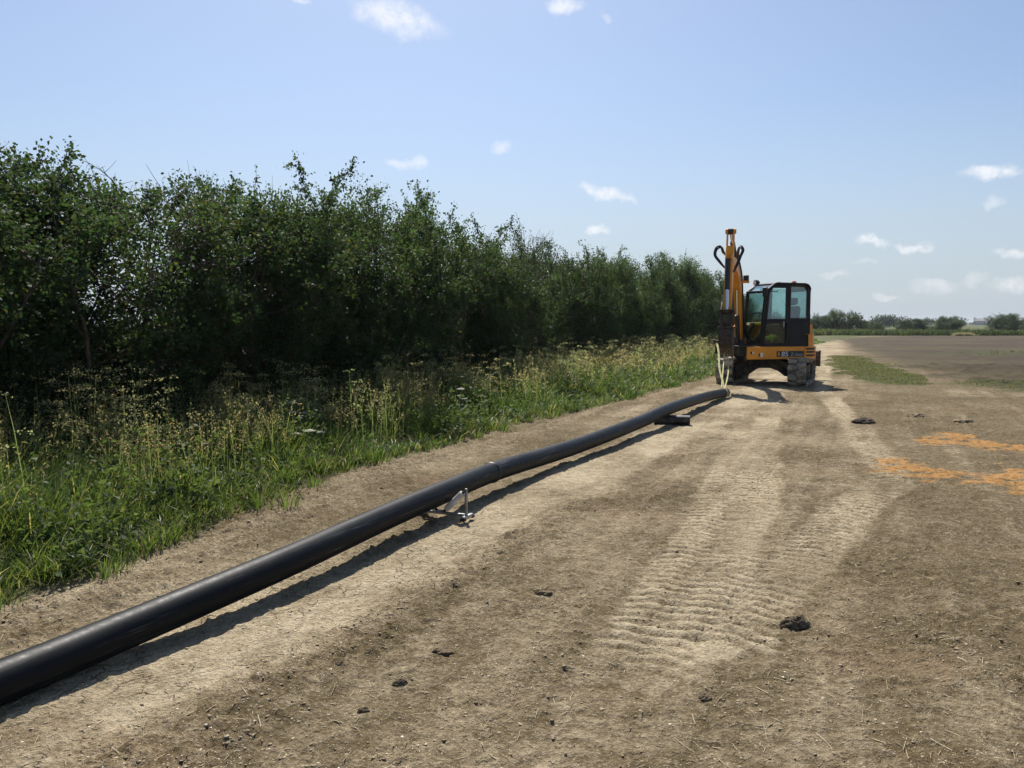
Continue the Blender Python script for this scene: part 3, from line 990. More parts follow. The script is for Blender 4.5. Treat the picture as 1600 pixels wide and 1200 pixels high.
cab.beam((-.69, Y0, 2.55), (-.69, Y1, 2.55), .06, .1)
co = cab.build('cab', M_black, EX, bevel=.014)
rf = MB(UF)
rp = [(-.735, 2.52), (-.72, 2.60), (-.66, 2.68), (-.57, 2.715), (.30, 2.725), (.38, 2.70), (.38, 2.655), (-.60, 2.655), (-.66, 2.60), (-.68, 2.52)]
rf.prism(rp, Y0 - .01, Y1 + .012)
rf.build('roof', M_black, co, bevel=.02, seg=3)
# rear quarter panel and door skin
qp = MB(UF)
qp.prism([(-.715, 1.04), (-.11, 1.04), (-.11, 1.70), (-.60, 1.72), (-.72, 1.72)], Y1 - .03, Y1 + .006)
qp.build('quarter_panel', M_black, co, bevel=.01)
qr = MB(UF); qr.prism([(-.715, 1.04), (.70, 1.04), (.70, 1.60), (-.72, 1.60)], Y0 - .004, Y0 + .03); qr.build('right_panel', M_black, co)
dr = MB(UF)
ds = [(.675, 1.10), (.605, 1.74), (.545, 2.44), (.43, 2.60), (.0, 2.60), (.0, 1.10)]
for i in range(6):
    a, b = ds[i], ds[(i + 1) % 6]
    dr.beam((a[0], Y1 - .012, a[1]), (b[0], Y1 - .012, b[1]), .05, .05, (0, 1, 0))
dr.beam((.60, Y1 - .012, 1.70), (.0, Y1 - .012, 1.70), .045, .12, (0, 0, 1))
do = dr.build('door', M_black, co, bevel=.008)
p = MB(UF); p.prism([(.59, 1.76), (.53, 2.43), (.42, 2.58), (.03, 2.58), (.03, 1.76)], Y1 - .018, Y1 - .012); p.build('window_pane', M_glass, do)
p = MB(UF); p.prism([(.66, 1.13), (.61, 1.64), (.03, 1.64), (.03, 1.13)], Y1 - .018, Y1 - .012); p.build('window_pane', M_dglass, do)
p = MB(UF); p.beam((.10, Y1 + .03, 1.55), (.10, Y1 + .03, 1.70), .03, .03); p.build('handle', M_decalg, do, bevel=.006)
p = MB(UF); p.tube([(-.02, Y1 + .0, 1.15), (-.02, Y1 + .05, 1.18), (-.02, Y1 + .05, 1.66), (-.02, Y1, 1.69)], .012, 10); p.build('grab_rail', M_under, co)
# remaining glazing
p = MB(UF); p.prism([(-.60, 1.79), (-.60, 2.50), (-.52, 2.60), (-.13, 2.62), (-.12, 1.79)], Y1 - .02, Y1 - .012); p.build('quarter_window', M_glass, co)
p = MB(UF); p.prism([(-.60, 1.79), (-.60, 2.60), (.36, 2.60), (.58, 2.45), (.66, 1.62), (-.60, 1.62)], Y0 + .012, Y0 + .02); p.build('right_window', M_glass, co)
p = MB(UF); p.beam((.70, (Y0 + Y1) / 2, 1.10), (.612, (Y0 + Y1) / 2, 2.44), Y1 - Y0 - .15, .006, (1, 0, 0)); p.build('windscreen', M_glass, co)
p = MB(UF); p.beam((.585, (Y0 + Y1) / 2, 2.50), (.40, (Y0 + Y1) / 2, 2.655), Y1 - Y0 - .15, .006); p.build('roof_window', M_glass, co)
p = MB(UF); p.box((-.70, Y0 + .09, 1.78), (-.694, Y1 - .09, 2.50)); p.build('rear_window', M_glass, co)
# seat and controls
st = MB(UF)
st.prism([(-.52, 1.42), (.0, 1.40), (.03, 1.47), (-.0, 1.54), (-.45, 1.53), (-.52, 1.50)], .30, .80)
so = st.build('seat', M_seat, co, bevel=.03, seg=3)
st = MB(UF); st.prism([(-.50, 1.52), (-.38, 1.53), (-.42, 1.8), (-.47, 2.10), (-.55, 2.12), (-.60, 2.04), (-.56, 1.7)], .32, .78); st.build('backrest', M_seat, so, bevel=.035, seg=3)
st = MB(UF); st.prism([(-.50, 2.14), (-.44, 2.16), (-.45, 2.32), (-.52, 2.34), (-.57, 2.30), (-.56, 2.16)], .42, .70); st.build('headrest', M_seat, so, bevel=.03, seg=3)
st = MB(UF); st.box((-.45, .38, 1.09), (-.05, .72, 1.40)); st.build('seat_base', M_under, so, bevel=.02)
for y in (.20, .90):
    cn = MB(UF); cn.prism([(-.45, 1.30), (.12, 1.44), (.16, 1.52), (.08, 1.57), (-.45, 1.50)], y - .06, y + .06)
    c2 = cn.build('armrest_console', M_seat, co, bevel=.02)
    jy = MB(UF); jy.tube([(.10, y, 1.54), (.12, y, 1.64), (.13, y, 1.68)], [.014, .012, .03], 12); jy.tube([(.13, y, 1.66), (.135, y, 1.76)], [.03, .024], 12)
    jy.build('joystick', M_decalb, c2)
for y in (.40, .62):
    lv = MB(UF); lv.tube([(.42, y, 1.09), (.40, y, 1.35), (.33, y, 1.62)], .014, 10); lv.box((.40, y - .05, 1.09), (.56, y + .05, 1.13)); lv.build('travel_lever', M_decalb, co)
mo = MB(UF); mo.box((.50, .13, 1.50), (.56, .30, 1.66)); mo.build('monitor', M_decalb, co, bevel=.01)
# triangle warning decal behind lower windscreen, lamp, mirror, beacon
tri = MB(UF); tri.add([(.675, .36, 1.20), (.675, .48, 1.20), (.668, .42, 1.32), (.671, .36, 1.20), (.671, .48, 1.20), (.664, .42, 1.32)], [(0, 1, 2), (5, 4, 3), (0, 3, 4, 1), (1, 4, 5, 2), (2, 5, 3, 0)]); tri.build('warning_triangle', M_decalg, co)
for y in (.42,):
    wl = MB(UF); wl.tube([(.46, y, 2.74), (.50, y, 2.74), (.57, y, 2.735), (.60, y, 2.735)], [.03, .065, .078, .078], 20); wl.beam((.50, y, 2.65), (.50, y, 2.72), .03, .03)
    w2 = wl.build('work_light', M_decalb, co)
    le = MB(UF); le.cyl((.598, y, 2.735), (.606, y, 2.735), .07, 20); le.build('lens', M_lens, w2)
mi = MB(UF); mi.tube([(.60, Y1 - .02, 2.30), (.64, Y1 + .06, 2.34), (.645, Y1 + .08, 2.46)], .012, 8); mi.prism([(.655, 2.34), (.685, 2.36), (.685, 2.58), (.655, 2.60), (.63, 2.56), (.63, 2.38)], Y1 - .08, Y1 + .09)
mi.build('mirror', M_decalb, co, bevel=.015)
be = MB(UF); be.tube([(-.47, .62, 2.71), (-.47, .62, 2.74)], .07, 20); bo2 = be.build('beacon', M_decalb, co)
be = MB(UF); be.tube([(-.47, .62, 2.74), (-.47, .62, 2.765), (-.47, .62, 2.785), (-.47, .62, 2.79)], [.062, .06, .04, .01], 20); be.build('amber_lens', M_amber, bo2)
an = MB(UF); an.tube([(-.1, .5, 2.72), (-.1, .5, 2.77)], .012, 8); an.build('aerial', M_decalb, co)
wp = MB(UF); wp.tube([(.48, Y1 + .002, 2.50), (.30, Y1 + .005, 2.47), (.28, Y1 + .005, 2.52)], .01, 8); wp.build('wiper', M_decalb, do)
hr = MB(UF); hr.tube([(.76, .0, 1.05), (.80, -.01, 1.15), (.78, -.01, 1.55), (.70, .02, 1.62)], .016, 10); hr.build('handrail', M_galv, EX)
# stowed step box in front of the cab
fb = MB(UF); fb.box((.80, .32, 1.017), (1.22, 1.0, 1.05)); fb.build('foot_plate', M_under, EX, bevel=.01)

UF = UF0
# king post, boom, dipper ------------------------------------------------------
kp = MB(B)
kp.prism([(-.22, .72), (.20, .70), (.26, .95), (.12, 1.30), (-.12, 1.30), (-.22, 1.05)], -.16, .16)
kp.cyl((0, 0, .62), (0, 0, 1.06), .13, 24)
kpo = kp.build('king_post', M_under, EX, bevel=.02)


def limb(ctr, th):
    """outline of a plate limb in x-z from a centre line and its depth at each point"""
    up, dn = [], []
    n = len(ctr)
    for i, (x, z) in enumerate(ctr):
        a, b = ctr[max(i - 1, 0)], ctr[min(i + 1, n - 1)]
        dx, dz = b[0] - a[0], b[1] - a[1]; L = math.hypot(dx, dz)
        up.append((x - dz / L * th[i] / 2, z + dx / L * th[i] / 2)); dn.append((x + dz / L * th[i] / 2, z - dx / L * th[i] / 2))
    return up + dn[::-1]


bc = [(.02, 1.16), (.20, 1.62), (.50, 2.22), (.85, 2.66), (1.3, 2.93), (1.9, 3.06), (2.5, 3.12), (2.98, 3.14)]
bt = [.20, .30, .36, .40, .38, .32, .27, .19]
mb = MB(B); mb.prism(limb(bc, bt), -.095, .095)
boom = mb.build('boom', M_orange, EX, bevel=.018)
mb = MB(B)
mb.cyl((.02, -.175, 1.16), (.02, .175, 1.16), .10, 20)
mb.build('pivot_boss', M_orange, boom)
# boom lift ram
mb = MB(B); mb.cyl((.30, 0, .98), (.78, 0, 1.86), .058, 18); rm = mb.build('lift_ram', M_hose, EX)
mb = MB(B); mb.cyl((.78, 0, 1.86), (1.12, 0, 2.52), .034, 16); mb.build('rod', M_chrome, rm)
# work light on the boom's flank
mb = MB(B); mb.box((.80, .108, 2.70), (.92, .30, 2.76)); wl = mb.build('boom_light', M_orange, boom, bevel=.008)
mb = MB(B); mb.box((.84, .15, 2.76), (.95, .29, 2.90)); wl2 = mb.build('lamp_body', M_decalb, wl, bevel=.012)

T_, P_, D_ = (2.90, 3.84), (3.05, 3.16), (3.34, 1.90)
mb = MB(B)
dc = [(2.985, 3.46), (P_[0] + .03, P_[1]), (3.16, 2.75), (3.26, 2.3), (D_[0], D_[1])]
mb.prism(limb(dc, [.20, .34, .32, .24, .16]), -.09, .09)
for s in (-1, 1):
    mb.prism(limb([T_, (2.985, 3.44)], [.13, .20]), s * .074 - .016, s * .074 + .016)
    mb.cyl((T_[0], s * .06, T_[1]), (T_[0], s * .125, T_[1]), .062, 18)
dip = mb.build('dipper', M_orange, EX, bevel=.012)
mb = MB(B); mb.cyl((T_[0], -.058, T_[1]), (T_[0], .058, T_[1]), .075, 20); mb.build('ram_eye', M_hose, dip)
mb = MB(B); mb.cyl((T_[0], 0, T_[1]), (T_[0] - .50, 0, T_[1] - .24), .036, 14); r2 = mb.build('dipper_ram_rod', M_chrome, EX)
mb = MB(B); mb.cyl((T_[0] - .48, 0, T_[1] - .23), (1.30, 0, 3.14), .062, 18); mb.build('barrel', M_hose, r2)
mb = MB(B); mb.prism([(1.05, 3.02), (1.42, 3.10), (1.36, 3.22), (1.22, 3.22)], -.09, .09); mb.build('ram_bracket', M_orange, boom, bevel=.01)
# bucket ram on the outer face
a0, a1, a2 = Vector((3.26, -.015, 3.16)), Vector((3.42, -.01, 2.44)), Vector((3.52, 0, 1.93))
mb = MB(B); mb.cyl(a0, a1, .055, 20); mb.cyl(a1 - (a1 - a0).normalized() * .05, a1, .063, 20); br = mb.build('bucket_ram', M_hose, EX)
mb = MB(B); mb.cyl(a1, a2, .038, 16); mb.build('rod', M_chrome, br)
mb = MB(B)
for s in (-1, 1): mb.prism(limb([(3.20, 3.26), (3.30, 3.14)], [.12, .12]), s * .07 - .012, s * .07 + .012)
mb.build('ram_bracket', M_orange, dip)
# tipping links
mb = MB(B)
for s in (-1, 1):
    mb.prism(limb([(3.27, 2.12), (3.52, 1.93)], [.07, .07]), s * .135 - .012, s * .135 + .012)
    mb.prism(limb([(3.52, 1.93), (3.58, 1.68)], [.07, .08]), s * .135 - .012, s * .135 + .012)
mb.cyl((3.52, -.165, 1.93), (3.52, .165, 1.93), .035, 14)
mb.cyl((D_[0], -.17, D_[1]), (D_[0], .17, D_[1]), .045, 16)
mb.build('tipping_link', M_worn, EX, bevel=.005)
# quick hitch
mb = MB(B)
for s in (-1, 1): mb.prism([(3.22, 1.96), (3.40, 1.98), (3.64, 1.72), (3.66, 1.58), (3.56, 1.55), (3.24, 1.58), (3.18, 1.75)], s * .11 - .018, s * .11 + .018)
mb.cyl((3.58, -.155, 1.66), (3.58, .155, 1.66), .035, 14); mb.cyl((3.28, -.155, 1.62), (3.28, .155, 1.62), .035, 14)
mb.box((3.26, -.09, 1.60), (3.56, .09, 1.76))
mb.box((3.22, -.17, 1.955), (3.62, .17, 1.975))
mb.build('quick_hitch', M_worn, EX, bevel=.006)
# narrow bucket, its back towards the camera
bk = [(3.24, 1.57), (3.58, 1.57), (3.70, 1.42), (3.73, 1.22), (3.66, 1.04), (3.50, .93), (3.28, .88)]
mb = MB(B)
HWb = .135
n = len(bk)
inn = [(p[0] - .02 * (1 if p[0] > 3.3 else 0) , p[1] + (.02 if p[1] < 1.2 else -.005)) for p in bk]
vs, fs = [], []
for p, q in zip(bk, inn):
    vs += [(p[0], -HWb, p[1]), (p[0], HWb, p[1]), (q[0], HWb, q[1]), (q[0], -HWb, q[1])]
for i in range(n - 1):
    for k in range(4): fs.append((i * 4 + k, (i + 1) * 4 + k, (i + 1) * 4 + (k + 1) % 4, i * 4 + (k + 1) % 4))
fs += [(0, 1, 2, 3), ((n - 1) * 4 + 3, (n - 1) * 4 + 2, (n - 1) * 4 + 1, (n - 1) * 4)]
mb.add(vs, fs)
for s in (-1, 1): mb.prism([(3.19, 1.52)] + bk + [(3.22, 1.15)], s * (HWb + .01) - .012, s * (HWb + .01) + .012)
for s in (-1, 1): mb.prism([(3.22, 1.57), (3.62, 1.57), (3.60, 1.70), (3.26, 1.70)], s * .075 - .014, s * .075 + .014)
mb.box((3.20, -.20, 1.545), (3.66, .20, 1.572))
for k in range(2):
    y = -.10 + .2 * k
    mb.beam((3.60, y, 1.55), (3.735, y, 1.30), .02, .05); mb.beam((3.735, y, 1.32), (3.72, y, 1.10), .02, .03)
bu = mb.build('bucket', M_worn, EX, bevel=.005)
for y in (-.12, 0, .12):
    t_ = MB(B); t_.add([(3.32, y - .03, .86), (3.32, y + .03, .86), (3.32, y + .03, .91), (3.32, y - .03, .91), (3.13, y - .012, .82), (3.13, y + .012, .82)], [(0, 1, 2, 3), (0, 4, 5, 1), (3, 2, 5, 4), (0, 3, 4), (1, 5, 2)])
    t_.build('tooth', M_worn, bu)
mb = MB(B); mb.tube([(3.55, .17, 1.30), (3.58, .24, 1.26), (3.58, .24, 1.18), (3.55, .17, 1.14)], .02, 10); mb.build('lifting_eye', M_worn, bu)
# hoses
for s, w in ((-1, .30), (1, .22)):
    for j in range(2):
        q = .03 * j
        pts = [(1.9, s * .10, 3.24 + q), (2.45, s * (.12 + q), 3.34 + q), (2.75, s * (.17 + q), 3.44 + q), (2.90, s * (w + q), 3.46 + q), (2.98, s * (w + .06 + q), 3.38), (3.02, s * (w + .01 + q), 3.24), (3.08, s * (.17 + q), 3.06), (3.14, s * .105, 2.86)]
        if s < 0: pts = [(1.9, -.12, 3.24 + q), (2.45, -.14 - q, 3.30 + q), (2.85, -.16 - q, 3.36), (2.96, -.20 - q, 3.46 + q), (3.0, -w - q, 3.42 + q), (3.04, -w - .03 - q, 3.28), (3.10, -.22 - q, 3.12), (3.16, -.10, 2.96)]
        mb = MB(B); mb.tube(catmull(pts, 6), .021, 10)
        mb.build('hydraulic_hose', M_hose, boom)
mb = MB(B); mb.tube(catmull([(.05, .12, 1.3), (.25, .125, 1.75), (.6, .12, 2.40), (1.0, .12, 2.9), (1.9, .12, 3.22)], 6), .02, 10); mb.build('hydraulic_hose', M_hose, boom)
mb = MB(B); mb.tube(catmull([(-.1, .1, 1.0), (.05, .24, 1.15), (.12, .22, 1.45), (.25, .125, 1.75)], 6), .022, 10); mb.build('hydraulic_hose', M_hose, boom)

# things in the cab and the lifting sling
o_ = UF @ Vector((.28, .62, 1.095)) + C
r_ = np.random.default_rng(9)
vs, fs = [], []
N = 14
for i in range(N):
    for j in range(N):
        u, v = i / (N - 1) - .5, j / (N - 1) - .5
        f = fbm(np.array([u * 5]), np.array([v * 5]), 3, 4)[0]
        vs.append((u * .42, v * .34, .16 * (1 - 1.6 * (u * u + v * v)) + .14 * f))
for i in range(N - 1):
    for j in range(N - 1): fs.append((i * N + j, i * N + j + 1, (i + 1) * N + j + 1, (i + 1) * N + j))
mb = MB(); mb.add(vs, fs)
hv = mb.build('hi_vis_vest', M_hiviz, None, label='crumpled fluorescent yellow vest lying on the excavator cab floor', cat='vest')
hv.location = o_ + Vector((0, 0, .06)); hv.rotation_euler = (0, 0, .6)
sm_ = hv.modifiers.new('thickness', 'SOLIDIFY'); sm_.thickness = .012


def strap(mb, pts, w, across, th=.004):
    pts = [Vector(p) for p in pts]; ac = Vector(across).normalized()
    vs, fs = [], []
    n = len(pts)
    for i, p in enumerate(pts):
        t = (pts[min(i + 1, n - 1)] - pts[max(i - 1, 0)]).normalized()
        a = (ac - t * ac.dot(t)).normalized(); nn = t.cross(a)
        vs += [p - a * w / 2 - nn * th, p + a * w / 2 - nn * th, p + a * w / 2 + nn * th, p - a * w / 2 + nn * th]
    for i in range(n - 1):
        for k in range(4): fs.append((i * 4 + k, (i + 1) * 4 + k, (i + 1) * 4 + (k + 1) % 4, i * 4 + (k + 1) % 4))
    fs += [(0, 1, 2, 3), (n * 4 - 1, n * 4 - 2, n * 4 - 3, n * 4 - 4)]
    mb.add(vs, fs)


pe = PIPE[-1]; pd = (PIPE[-1] - PIPE[-4]).normalized(); pl_ = Vector((-pd.y, pd.x, 0)).normalized()
q = pe - pd * .22
rr = PIPE_R + .008
ring = [q + pl_ * rr * math.cos(a) + Vector((0, 0, 1)) * rr * math.sin(a) for a in [2 * math.pi * k / 24 for k in range(25)]]
mb = MB()
strap(mb, ring, .05, pd)
W_ = lambda x, y, z: C + B @ Vector((x, y, z))
left = W_(3.56, -.225, 1.22); right = W_(3.60, .04, .92)
top_l, top_r = q + Vector((0, 0, rr)) - pd * .01, q + Vector((0, 0, rr)) + pl_ * -.03
view = Vector((1, -.3, 0))
strap(mb, [left + (top_l - left) * k / 8 + Vector((.02 * math.sin(k), 0, 0)) for k in range(9)], .042, (1, -.2, 0))
strap(mb, [right + (top_r - right) * k / 10 + Vector((.05 * math.sin(math.pi * k / 10), 0, 0)) for k in range(11)], .026, (.8, -.5, 0))
strap(mb, [right + Vector((-.07, 0, .03)) + (top_r - right) * k / 10 + Vector((.0, 0, 0)) for k in range(11)], .024, (1, -.4, 0))
mb.build('lifting_sling', M_strap, None, label='pale yellow webbing sling hanging from the bucket to the pipe end', cat='sling')
mb = MB(B); mb.tube([(3.56, -.175, 1.22), (3.56, -.26, 1.22)], [.03, .03], 12); mb.cyl((3.56, -.25, 1.22), (3.56, -.29, 1.22), .055, 14); mb.build('hook_boss', M_worn, bu)
# ------------------------------------------------------------------ plants
def at_edge(s, t):
    """points t metres from the soil edge towards the hedge at arc lengths s"""
    P = np.array([(p.x, p.y) for p in EDGE]); L = np.r_[0, np.cumsum(np.hypot(*np.diff(P, axis=0).T))]
    return np.interp(s, L, P[:, 0]) + HN.x * t, np.interp(s, L, P[:, 1]) + HN.y * t


_P = np.array([(p.x, p.y) for p in EDGE]); _L = np.r_[0, np.cumsum(np.hypot(*np.diff(_P, axis=0).T))]
S0 = _L[2]                                  # arc length where the edge enters the picture


def blades(x, y, z, h, w, az, lean, tint, face=None, r=None):
    n = len(x)
    ca, sa = np.cos(az), np.sin(az)
    if face is None: face = az + np.pi / 2 + .6 * r.standard_normal(n)
    fx, fy = np.cos(face), np.sin(face)
    V = np.empty((n, 8, 3))
    for k, (s, ww) in enumerate(((0, .8), (.38, 1.0), (.74, .7), (1.0, .12))):
        out = lean * s ** 1.8 * h
        up = h * s * np.sqrt(np.clip(1 - (lean * s * .75) ** 2, .08, 1))
        cx, cy, cz = x + ca * out, y + sa * out, z + up
        V[:, 2 * k] = np.stack([cx - fx * w * ww / 2, cy - fy * w * ww / 2, cz], 1)
        V[:, 2 * k + 1] = np.stack([cx + fx * w * ww / 2, cy + fy * w * ww / 2, cz], 1)
    T = np.array([[0, 1, 3, 2], [2, 3, 5, 4], [4, 5, 7, 6]])
    F = T[None] + (np.arange(n) * 8)[:, None, None]
    return V.reshape(-1, 3), F.reshape(-1, 4), np.repeat(tint, 8, 0)


def cat_mesh(parts):
    Vs, Fs, Cs, b = [], [], [], 0
    for V, F, c in parts:
        Vs.append(V); Fs.append(F + b); Cs.append(c); b += len(V)
    return np.concatenate(Vs), np.concatenate(Fs), np.concatenate(Cs)


M_grass = leafmat('grass_blades', (.052, .092, .025), (.13, .21, .038), .42, .45, .40)
M_dry = leafmat('dry_seed_heads', (.46, .41, .19), (.62, .54, .22), .5, .7, .2)
M_umbel = leafmat('seeding_umbels', (.29, .285, .13), (.46, .45, .19), .45, .7, .2)
M_weed = leafmat('broad_weed_leaves', (.055, .092, .028), (.15, .22, .045), .4, .6, .18)


def sample_verge(n, r, t0, t1, smax=75, near=1.0):
    u = r.random(n)
    d0, d1 = 3.2, 3.2 + smax
    s = d0 * (d1 / d0) ** u - d0 - 1.6                    # more of them close by
    t = t0 + (t1 - t0) * r.random(n)
    x, y = at_edge(S0 + s, t)
    return x, y, s, t


def grass():
    r = np.random.default_rng(21)
    parts = []
    # tufts
    nt = 6000
    tx, ty, ts, tt = sample_verge(nt, r, .0, 3.9)
    tx += .12 * r.standard_normal(nt)
    per = 40
    patch = fbm(tx * .7, ty * .7, 3, 201)
    th = (.17 + .27 * sstep(.0, 1.7, tt)) * np.clip(1 + .95 * patch, .35, 2) * (.65 + .7 * r.random(nt)) * np.where(tt < .5, .9, 1)
    yel = np.clip(.5 + 1.1 * fbm(tx * .5, ty * .5, 3, 203), 0, 1)
    x = np.repeat(tx, per); y = np.repeat(ty, per)
    n = nt * per
    dist = np.hypot(x, y)
    az = r.random(n) * 6.283
    rad = np.abs(r.standard_normal(n)) * .075 * (1 + .03 * dist)
    x = x + np.cos(az) * rad; y = y + np.sin(az) * rad
    h = np.repeat(th, per) * (.45 + .75 * r.random(n))
    lean = np.clip(.25 + .55 * r.random(n) ** 1.3 + rad * 1.2, 0, 1.15)
    w = (.0030 + .00052 * dist) * (.7 + .8 * r.random(n))
    z = terrain_h(x, y) - .01
    k = np.repeat(yel, per) * .6 + .4 * r.random(n)
    g0, g1 = np.array([.55, .75, .65]), np.array([1.5, 1.2, .95])
    tint = g0 + (g1 - g0) * (k ** 1.6)[:, None]
    dead = r.random(n) < .09
    tint[dead] = np.array([3.6, 2.0, 3.2]) * (.7 + .5 * r.random((dead.sum(), 1)))
    tint *= (.75 + .5 * r.random((n, 1)))
    parts.append(blades(x, y, z, h, w, az, lean, tint, r=r))
    # flattened dry thatch at the ragged edge
    nd = 9000
    dx_, dy_, ds_, dt_ = sample_verge(nd, r, -.12, 2.5)
    dist = np.hypot(dx_, dy_)
    tt2 = np.array([[3.2, 1.9, 2.6]]) * (.35 + .6 * r.random((nd, 1)))
    parts.append(blades(dx_, dy_, terrain_h(dx_, dy_), .12 + .18 * r.random(nd), (.003 + .0004 * dist), r.random(nd) * 6.28, .95 + .35 * r.random(nd), tt2, r=r))
    V, F, c = cat_mesh(parts)
    link('verge_grass', mesh_np('verge_grass', V, F, c), M_grass, kind='stuff', label='long green grass of the verge between the bare soil and the hedge', cat='grass')


def terrain_h(x, y):
    return ground_h(x, y)


def panicles(n, seed, name, label, mat, t0, t1, hlo, hhi, umbel=False, smax=70, spread=1.0):
    r = np.random.default_rng(seed)
    x, y, s, t = sample_verge(n, r, t0, t1, smax)
    dens = 1.5 * fbm(x * .9, y * .9, 3, seed) + .6 * sstep(t0, (t0 + t1) / 2, t) - .25
    kp = r.random(n) < sstep(-.15, .55, dens)
    x, y, t = x[kp], y[kp], t[kp]; n = len(x)
    z = terrain_h(x, y)
    dist = np.hypot(x, y)
    h = hlo + (hhi - hlo) * r.random(n) ** 1.2
    az = r.random(n) * 6.283
    lean = .08 + .42 * r.random(n) ** 1.5
    if umbel: lean *= .45
    w = (.0022 + .00035 * dist) * (1.5 if umbel else 1)
    tint = (.6 + .7 * r.random((n, 1))) * np.array([[1, 1, 1]]) * (1 + .05 * r.standard_normal((n, 3)))
    stemtint = tint * (np.array([[.55, .75, .5]]) if not umbel else np.array([[.8, .95, .7]]))
    parts = [blades(x, y, z, h, w, az, lean, stemtint, r=r)]
    tipx, tipy, tipz = x + np.cos(az) * lean * h, y + np.sin(az) * lean * h, z + h * np.sqrt(np.clip(1 - (lean * .75) ** 2, .08, 1))
    brown = fbm(x * .55, y * .55, 3, seed + 9)[:, None]
    tint = tint * (1 + np.clip(brown, -.5, .6) * np.array([[.05, -.18, -.2]])) * (1 - .25 * np.clip(brown, 0, 1))
    ns = 80 if umbel else 16
    m = n * ns
    rp = lambda a: np.repeat(a, ns)
    j = np.tile(np.arange(ns), n) / ns
    if umbel:
        # a few flat heads per plant, each a spray of little seed clusters
        head = np.tile(np.arange(ns) // 16, n)  # five sprays
        hz_ = rp(h) * (-.14) * head * (.6 + .5 * np.repeat(r.random(n), ns)); ha = rp(r.random(n) * 6.28) + head * 2.2
        hr = np.where(head == 0, 0, .10 + .035 * head) * rp(.7 + .6 * r.random(n))
        a2 = r.random(m) * 6.28; r2 = (.085 - .008 * head) * np.sqrt(r.random(m)) * spread
        cx = rp(tipx) + np.cos(ha) * hr + np.cos(a2) * r2; cy = rp(tipy) + np.sin(ha) * hr + np.sin(a2) * r2
        cz = rp(tipz) + hz_ + .01 * r.standard_normal(m) - r2 * .25
        L = (.0075 + .0010 * rp(dist)) * (.8 + .8 * r.random(m)); W = L * .8
        dx, dy, dz = r.standard_normal(m) * .6, r.standard_normal(m) * .6, r.standard_normal(m) * .6
    else:
        f = .72 + .28 * j
        cx = rp(x) + np.cos(rp(az)) * rp(lean * h) * f ** 1.8 + .014 * r.standard_normal(m) * (1.3 - j) * 1.4
        cy = rp(y) + np.sin(rp(az)) * rp(lean * h) * f ** 1.8 + .014 * r.standard_normal(m) * (1.3 - j) * 1.4
        cz = rp(z) + rp(h) * f * np.sqrt(np.clip(1 - (rp(lean) * f * .75) ** 2, .08, 1)) + .01 * r.standard_normal(m)
        L = (.011 + .0013 * rp(dist)) * (.8 + .7 * r.random(m)); W = L * .35
        dx, dy, dz = np.cos(rp(az)) * .6 + .5 * r.standard_normal(m), np.sin(rp(az)) * .6 + .5 * r.standard_normal(m), .5 + .5 * r.standard_normal(m)
    parts.append(leaf_quads(np.stack([cx, cy, cz], 1), np.stack([dx, dy, dz], 1), L, W, np.repeat(tint, ns, 0), r))
    V, F, c = cat_mesh(parts)
    link(name, mesh_np(name, V, F, c), mat, kind='stuff', label=label, cat='plants')


def leaf_quads(p, d, L, W, tint, r, up=.6):
    n = len(p)
    d = d / np.linalg.norm(d, axis=1, keepdims=True)
    nr = r.standard_normal((n, 3)); nr[:, 2] += up
    s = np.cross(d, nr); s /= np.linalg.norm(s, axis=1, keepdims=True) + 1e-9
    u = np.cross(s, d)
    L, W = np.asarray(L)[:, None] * np.ones((n, 1)), np.asarray(W)[:, None] * np.ones((n, 1))
    mid = p + d * L * .55
    V = np.stack([p, mid + s * W * .5 + u * L * .10, p + d * L, mid - s * W * .5 + u * L * .10], 1)
    F = np.array([[0, 1, 2, 3]])[None] + (np.arange(n) * 4)[:, None, None]
    return V.reshape(-1, 3), F.reshape(-1, 4), np.repeat(tint, 4, 0)


grass()
panicles(12000, 31, 'grass_seed_heads', 'straw coloured grass seed heads standing above the verge', M_dry, .35, 3.7, .42, .92)
panicles(3000, 32, 'cow_parsley', 'brown and olive seeding cow parsley along the foot of the hedge', M_umbel, .9, 3.5, .45, 1.12, True, 60)


